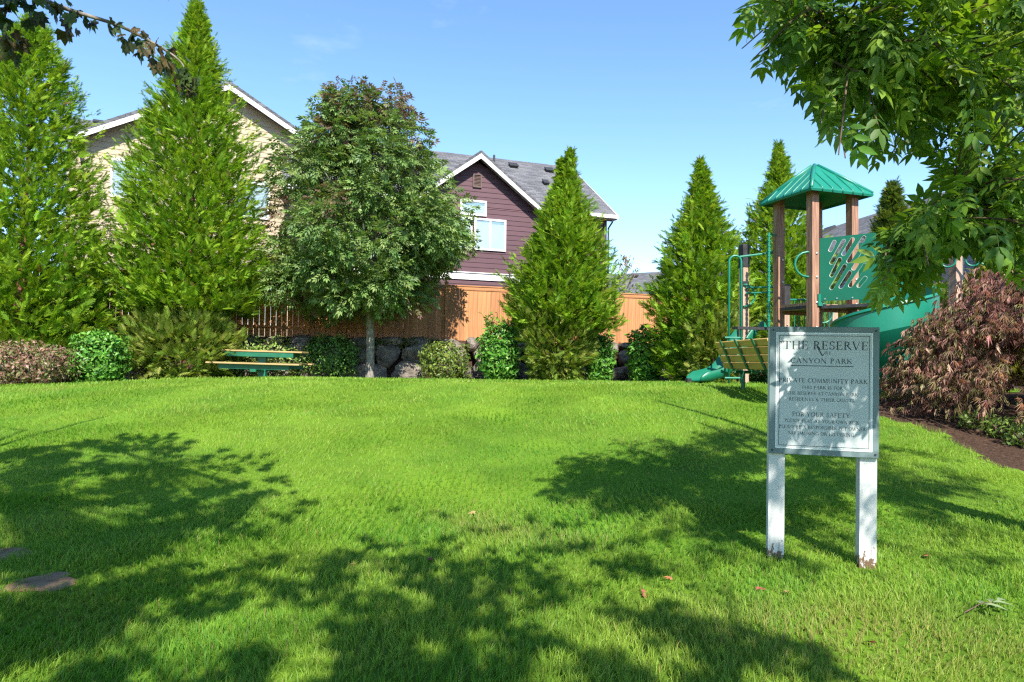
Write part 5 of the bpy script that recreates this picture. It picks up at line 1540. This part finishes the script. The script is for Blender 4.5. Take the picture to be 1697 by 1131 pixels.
for k in range(16):
    hang.append((P(rng.uniform(-25, 32), rng.uniform(55, 88), rng.uniform(3.25, 3.4)), np.array([rng.normal(.1, .4), rng.normal(-.2, .4), -rng.uniform(.3, 1)])))
for k in range(4):
    hang.append((P(rng.uniform(238, 285), rng.uniform(-30, -12), 3.5), np.array([rng.normal(.1, .5), rng.normal(-.2, .4), -1.])))
ends = [P(5, 62, 3.32), P(-30, 40, 3.3)]
low_ends = ends; ends = []; n0 = 0
NONE = [(-1, -1), (-2, -1), (-2, -2)]
ends = crown_shade(rng, 340, 0, 2.7, 5.4, (-3.6, 2.4), 3.6, NONE)+crown_shade(rng, 110, 2, 2.8, 5.0, (-3.4, 1.2), 3.2, NONE)
MAPC = [(.06, .095, .035), (.075, .115, .035), (.085, .07, .035), (.055, .10, .03), (.11, .085, .035)]
near_tree('maple_tree', lb0, Ll, ends, 'dark leaved maple with one low branch reaching over the lawn', 112, POLY_L, T_MAPLE, .155, MAPC, M['leaf'], M['bark_grey'], nleaf=10, sway=.05, loose=.09, low_ends=low_ends, low_limb=1, reach=2.6, s0=.6, low_size=.082, gap=.13, hang=hang)

# street tree just behind the viewer, known by its dappled shade on the lawn
rng = np.random.default_rng(121)
tb = (1.3, -2.6)
zl = gz(*tb)
Lb = [([(1.3, -2.6, zl+1.9), (1.3, -2.5, 3.0), (1.2, -2.3, 4.2), (1.1, -2.1, 5.8)], (.09, .02))]
for a in range(8):
    an = a*.785+.3
    Lb.append(([(1.28, -2.5, 2.8+.15*a), (1.28+1.1*math.cos(an), -2.5+1.1*math.sin(an), 3.6+.16*a), (1.28+2.1*math.cos(an), -2.5+2.1*math.sin(an), 4.1+.16*a)], (.045, .01)))
ends = []
ends = crown_shade(rng, 260, 2, 2.9, 5.6, (1.0, -1.6), 3.4, NONE)
for k in range(50):
    d = nrm(rng.normal(size=3)); ends.append(np.array([1.0, -3.0, 4.2])+d*np.array([2.2, 1.6, 1.3]))
near_tree('maple_tree', tb, Lb, ends, 'street maple whose crown dapples the near lawn with shade', 122, [(-1, -1), (-2, -1), (-2, -2)], T_MAPLE, .155, MAPC, M['leaf'], M['bark_grey'], nleaf=10, loose=.10, reach=2.6, s0=.6, gap=.13)

# ------------------------------------------------------------------ red laceleaf maple
def laceleaf():
    rng = np.random.default_rng(131)
    x, y = 6.66, 8.4; z0 = gz(x, y)
    t = empty('laceleaf_maple', (x, y, z0), 0, 'mounded red laceleaf maple on the mulch bed', 'tree')
    mb = MB(); mb.tube(smooth_path([(0, 0, -.15), (.05, 0, .3), (-.05, .05, .75)], 5), list(np.linspace(.09, .05, 11)), 8)
    for k in range(14):
        a = k*2.4; L = rng.uniform(.7, 1.1)
        mb.tube(smooth_path([(-.03, .03, .6), (math.cos(a)*L*.5, math.sin(a)*L*.5, 1.35), (math.cos(a)*L, math.sin(a)*L, 1.1)], 5), list(np.linspace(.03, .006, 11)), 6)
    mb.build('trunk', M['bark_grey'], t, smooth=True)
    pos = []; dr = []; col = []
    for i in range(400):
        a = rng.uniform(0, 6.28); q = rng.uniform(0, 1)**.55
        R = 1.80*q
        ztop = 2.08*(1-.74*q**2.3)
        z = ztop*rng.uniform(.25 if q > .75 else .6, 1.0)
        c = np.array([math.cos(a)*R, math.sin(a)*R, max(z, .2)])
        n = 38
        s_ = rng.uniform(0, 1, (n, 1))
        out = np.array([math.cos(a), math.sin(a), 0])
        p = c+out*(s_-.6)*.5+np.array([0, 0, -1])*(s_**2)*.22+rng.normal(0, .075, (n, 3))
        pos.append(p); dr.append(out*.8+np.array([0, 0, -.75])+rng.normal(0, .45, (n, 3)))
        hi = np.clip((z-.7)/1.0, 0, 1)
        w = [(.30+.25*hi)*1, .25, .28*(1-hi)+.08, .17*(1-hi)+.1]; w = np.array(w)/sum(w)
        col.append(pal(rng, n, [(.36, .17, .14), (.26, .135, .10), (.30, .25, .115), (.46, .29, .20)], w, .16))
    pos = np.concatenate(pos); dr = np.concatenate(dr); col = np.concatenate(col)
    pos[:, 2] = np.maximum(pos[:, 2], .12)
    scatter('crown', T_LACE, pos, frames(dr, rng, .5), .112*rng.uniform(.65, 1.35, len(pos)), col, M['leaf'], t)
laceleaf()
for k, (px, y) in enumerate(((1618, 7.75), (1662, 7.45), (1690, 7.5), (1700, 7.1))):
    spray_shrub(px, y, .42, .2, 'low green groundcover clump at the edge of the mulch bed', 140+k, 260, [(.14, .22, .04), (.2, .27, .06), (.1, .16, .03)], .06, 'groundcover_plant', 'plant', 'groundcover in the mulch bed', mat='leaf', tm=T_SMALL, bx=float(P(px, 700, y)[0]))

# ------------------------------------------------------------------ small things on the lawn
def ground_hit(px, py):
    for d in np.arange(1.8, 19, .01):
        p = P(px, py, d)
        if p[2] <= gz(p[0], p[1])+.012: return p
    return P(px, py, 18)
rngl = np.random.default_rng(151)
leafV, leafT = t_palmate(5, .42, 1.3, .35, .12)
G_LF = 'fallen leaves on the lawn'
LFC = {'rust': surf('leaf_rust', (.30, .10, .04), (.45, .2, .08), 60, .7), 'tan': surf('leaf_tan', (.38, .22, .10), (.5, .33, .18), 60, .7), 'red': surf('leaf_red', (.24, .05, .045), (.34, .1, .07), 60, .7)}
for px, py, cn, lab in ((577, 942, 'rust', 'rusty curled leaf lying in shaded grass'), (590, 944, 'rust', 'rusty curled leaf lying in shaded grass'), (708, 932, 'red', 'small reddish leaf in the grass'), (1115, 967, 'rust', 'orange fallen leaf on open grass'), (1264, 983, 'red', 'folded red leaf in front of the sign posts'),
                        (1298, 987, 'tan', 'pale tan leaf in front of the sign posts'), (1064, 991, 'red', 'small reddish leaf in the grass'), (972, 1103, 'red', 'small reddish leaf in the grass'), (1541, 929, 'rust', 'rusty leaf beside the sign shadow'), (1437, 1073, 'red', 'dark red leaf on dry grass'), (779, 855, 'tan', 'pale tan leaf on sunlit grass')):
    p = ground_hit(px, py)
    a = rngl.uniform(0, 6.28); c, s_ = math.cos(a), math.sin(a)
    V = leafV.copy(); V[:, 2] += .35*V[:, 1]**2
    V = V@np.array([(c, s_, 0), (-s_, c, 0), (0, 0, 1)])*.052
    o = link('fallen_leaf', mesh('fallen_leaf', V, leafT, LFC[cn]), None, (p[0], p[1], p[2]+.028))
    o.rotation_euler = (rngl.normal(0, .3), rngl.normal(0, .3), 0)
    tag(o, lab, 'leaf', G_LF)
# leafy fallen twig near the lower right
p = ground_hit(1632, 1022)
tw = empty('fallen_twig', (p[0], p[1], p[2]+.05), RAD(25), 'fallen twig with pale ash leaflets on the grass', 'twig')
MB().tube([(-.16, 0, -.01), (0, .01, .012), (.1, 0, .0)], [.003, .0025, .002], 5).build('stem', M['twig'], tw)
LV, LT = t_leaf(.42, .06, .15)
pm_ = surf('leaf_underside', (0.12, 0.17, 0.07), (0.19, 0.23, 0.11), 30, .6)
for k, (x_, a) in enumerate(((-.02, .8), (-.01, -.9), (.05, .7), (.06, -.6), (.1, .05))):
    c, s_ = math.cos(a), math.sin(a)
    link('leaflet', mesh('leaflet', (LV*.10)@np.array([(c, s_, 0), (-s_, c, 0), (0, 0, 1)])+np.array([x_, 0, .01]), LT, pm_), tw)
# flat stones sunk in the lawn
stone_m = surf('flat_stone', (.13, .075, .035), (.25, .155, .08), 9, .9, .5, 30, bdist=.02)
for px, py, w, lab in ((72, 967, .27, 'flat brown stone sunk in the shaded grass'), (8, 920, .26, 'brown stone half hidden by long grass')):
    p = ground_hit(px, py)
    V = []; n = 14
    rr = [1+.18*math.sin(3*a+px)+.1*math.sin(5*a) for a in np.linspace(0, 6.28, n, endpoint=False)]
    for zz, f in ((-.08, .9), (.012, 1), (.022, .9)):
        for k in range(n):
            a = 6.283*k/n; V.append((math.cos(a)*w*.6*rr[k]*f, math.sin(a)*w*.55*rr[k]*f, zz+(.008*math.sin(7*a) if zz > 0 else 0)))
    Fc = [tuple(range(2*n, 3*n))]
    for r_i in range(2):
        for k in range(n): Fc.append((r_i*n+k, r_i*n+(k+1) % n, (r_i+1)*n+(k+1) % n, (r_i+1)*n+k))
    o = link('flat_stone', mesh('flat_stone', V, Fc, stone_m), None, (p[0], p[1], gz(p[0], p[1])))
    tag(o, lab, 'stone')
STONES = [(ground_hit(72, 967), .2), (ground_hit(8, 920), .19)]

# ------------------------------------------------------------------ grass
def grass():
    rng = np.random.default_rng(161)
    Vs = []; Ts = []; Cs = []; off = 0
    for y0, y1, dens, h0, h1, w0, w1 in ((1.5, 3.4, 8600, .034, .064, .0026, .0042), (3.4, 5.2, 6200, .032, .060, .003, .005), (5.2, 7.5, 3500, .03, .055, .0045, .007), (7.5, 10.5, 1700, .028, .052, .007, .011), (10.5, 19.2, 200, .028, .050, .016, .028)):
        xm = 0.86*y1+1.1
        n = int(dens*(y1-y0)*2*xm)
        x = rng.uniform(-xm, xm, n); y = rng.uniform(y0, y1, n)
        # tufts: pull blades toward random tuft centres
        cell = .05
        jx = np.sin(np.floor(x/cell)*12.9898+np.floor(y/cell)*78.233)*43758.5453; jx -= np.floor(jx)
        jy = np.sin(np.floor(x/cell)*39.346+np.floor(y/cell)*11.135)*24634.6345; jy -= np.floor(jy)
        tx = (np.floor(x/cell)+jx)*cell; ty = (np.floor(y/cell)+jy)*cell
        x = x*.55+tx*.45; y = y*.55+ty*.45
        ok = in_lawn(x, y)&(np.abs(x) < .82*y+.9)
        for (p, r) in STONES: ok &= ((x-p[0])**2+(y-p[1])**2 > (r*(.55+.25*np.sin(5*np.arctan2(y-p[1], x-p[0]))))**2)
        x, y = x[ok], y[ok]; n = len(x)
        tall = 1+.30*noise2(x, y, 1.3, 1)+.22*noise2(x, y, 5, 2)
        h = rng.uniform(h0, h1, n)*np.clip(tall, .45, 1.7); w = rng.uniform(w0, w1, n)
        edge = ~in_lawn(x+.06, y)|~in_lawn(x, y+.08); h[edge] *= 1.25
        a = rng.uniform(0, 2*np.pi, n); lean = rng.uniform(.1, .75, n)
        # local combing so that patches lean alike
        ca_ = 3*noise2(x, y, .9, 3); lx = np.cos(a)*lean+.28*np.cos(ca_); ly = np.sin(a)*lean+.28*np.sin(ca_)
        wa = rng.uniform(0, 2*np.pi, n); wx = np.cos(wa)*w/2; wy = np.sin(wa)*w/2
        z = g(x, y)+.008
        b0 = np.stack([x-wx, y-wy, z], 1); b1 = np.stack([x+wx, y+wy, z], 1)
        mx, my, mz = x+lx*h*.42, y+ly*h*.42, z+h*.62
        m0 = np.stack([mx-wx*.8, my-wy*.8, mz], 1); m1 = np.stack([mx+wx*.8, my+wy*.8, mz], 1)
        tp = np.stack([x+lx*h*1.05, y+ly*h*1.05, z+h*(1-.18*np.hypot(lx, ly))], 1)
        V = np.stack([b0, b1, m0, m1, tp], 1).reshape(-1, 3)
        i = np.arange(n)*5+off
        if y0 > 5: Ts.append(np.stack([i, i+1, i+4], 1))
        else: Ts.append(np.concatenate([np.stack([i, i+1, i+3], 1), np.stack([i, i+3, i+2], 1), np.stack([i+2, i+3, i+4], 1)]))
        off += n*5
        base = np.array([.105, .265, .022])[None]*np.ones((n, 1))
        yel = np.clip(.48+.5*noise2(x, y, .42, 2)+.4*noise2(x, y, 1.1, 0)+.35*noise2(x, y, 2.6, 3)+rng.normal(0, .28, n), 0, 1)[:, None]
        c = base*(1-yel)+np.array([.24, .365, .042])*yel
        dry = np.clip(.8*noise2(x, y, 1.1, 4)-.72+rng.normal(0, .22, n), 0, 1)[:, None]
        # worn dry patch in front of the sign
        dp = np.exp(-(((x-1.55)/.8)**2+((y-3.0)/.4)**2))[:, None]*(rng.uniform(0, 1, (n, 1)) < .55)*.75
        dry = np.clip(dry+dp, 0, .85)
        straw = rng.uniform(0, 1, (n, 1)) < .03
        dry = np.where(straw, .9, dry)
        c = c*(1-dry)+np.array([.34, .27, .10])*dry
        c *= (1+rng.normal(0, .14, (n, 1)))
        Cs.append(np.repeat(np.clip(c, .01, 1), 5, 0)); Vs.append(V)
    o = link('grass', tri_mesh('grass', np.concatenate(Vs), np.concatenate(Ts), M['grass'], np.concatenate(Cs)))
    tag(o, 'short bright green grass blades of the lawn', 'grass', kind='stuff')
grass()
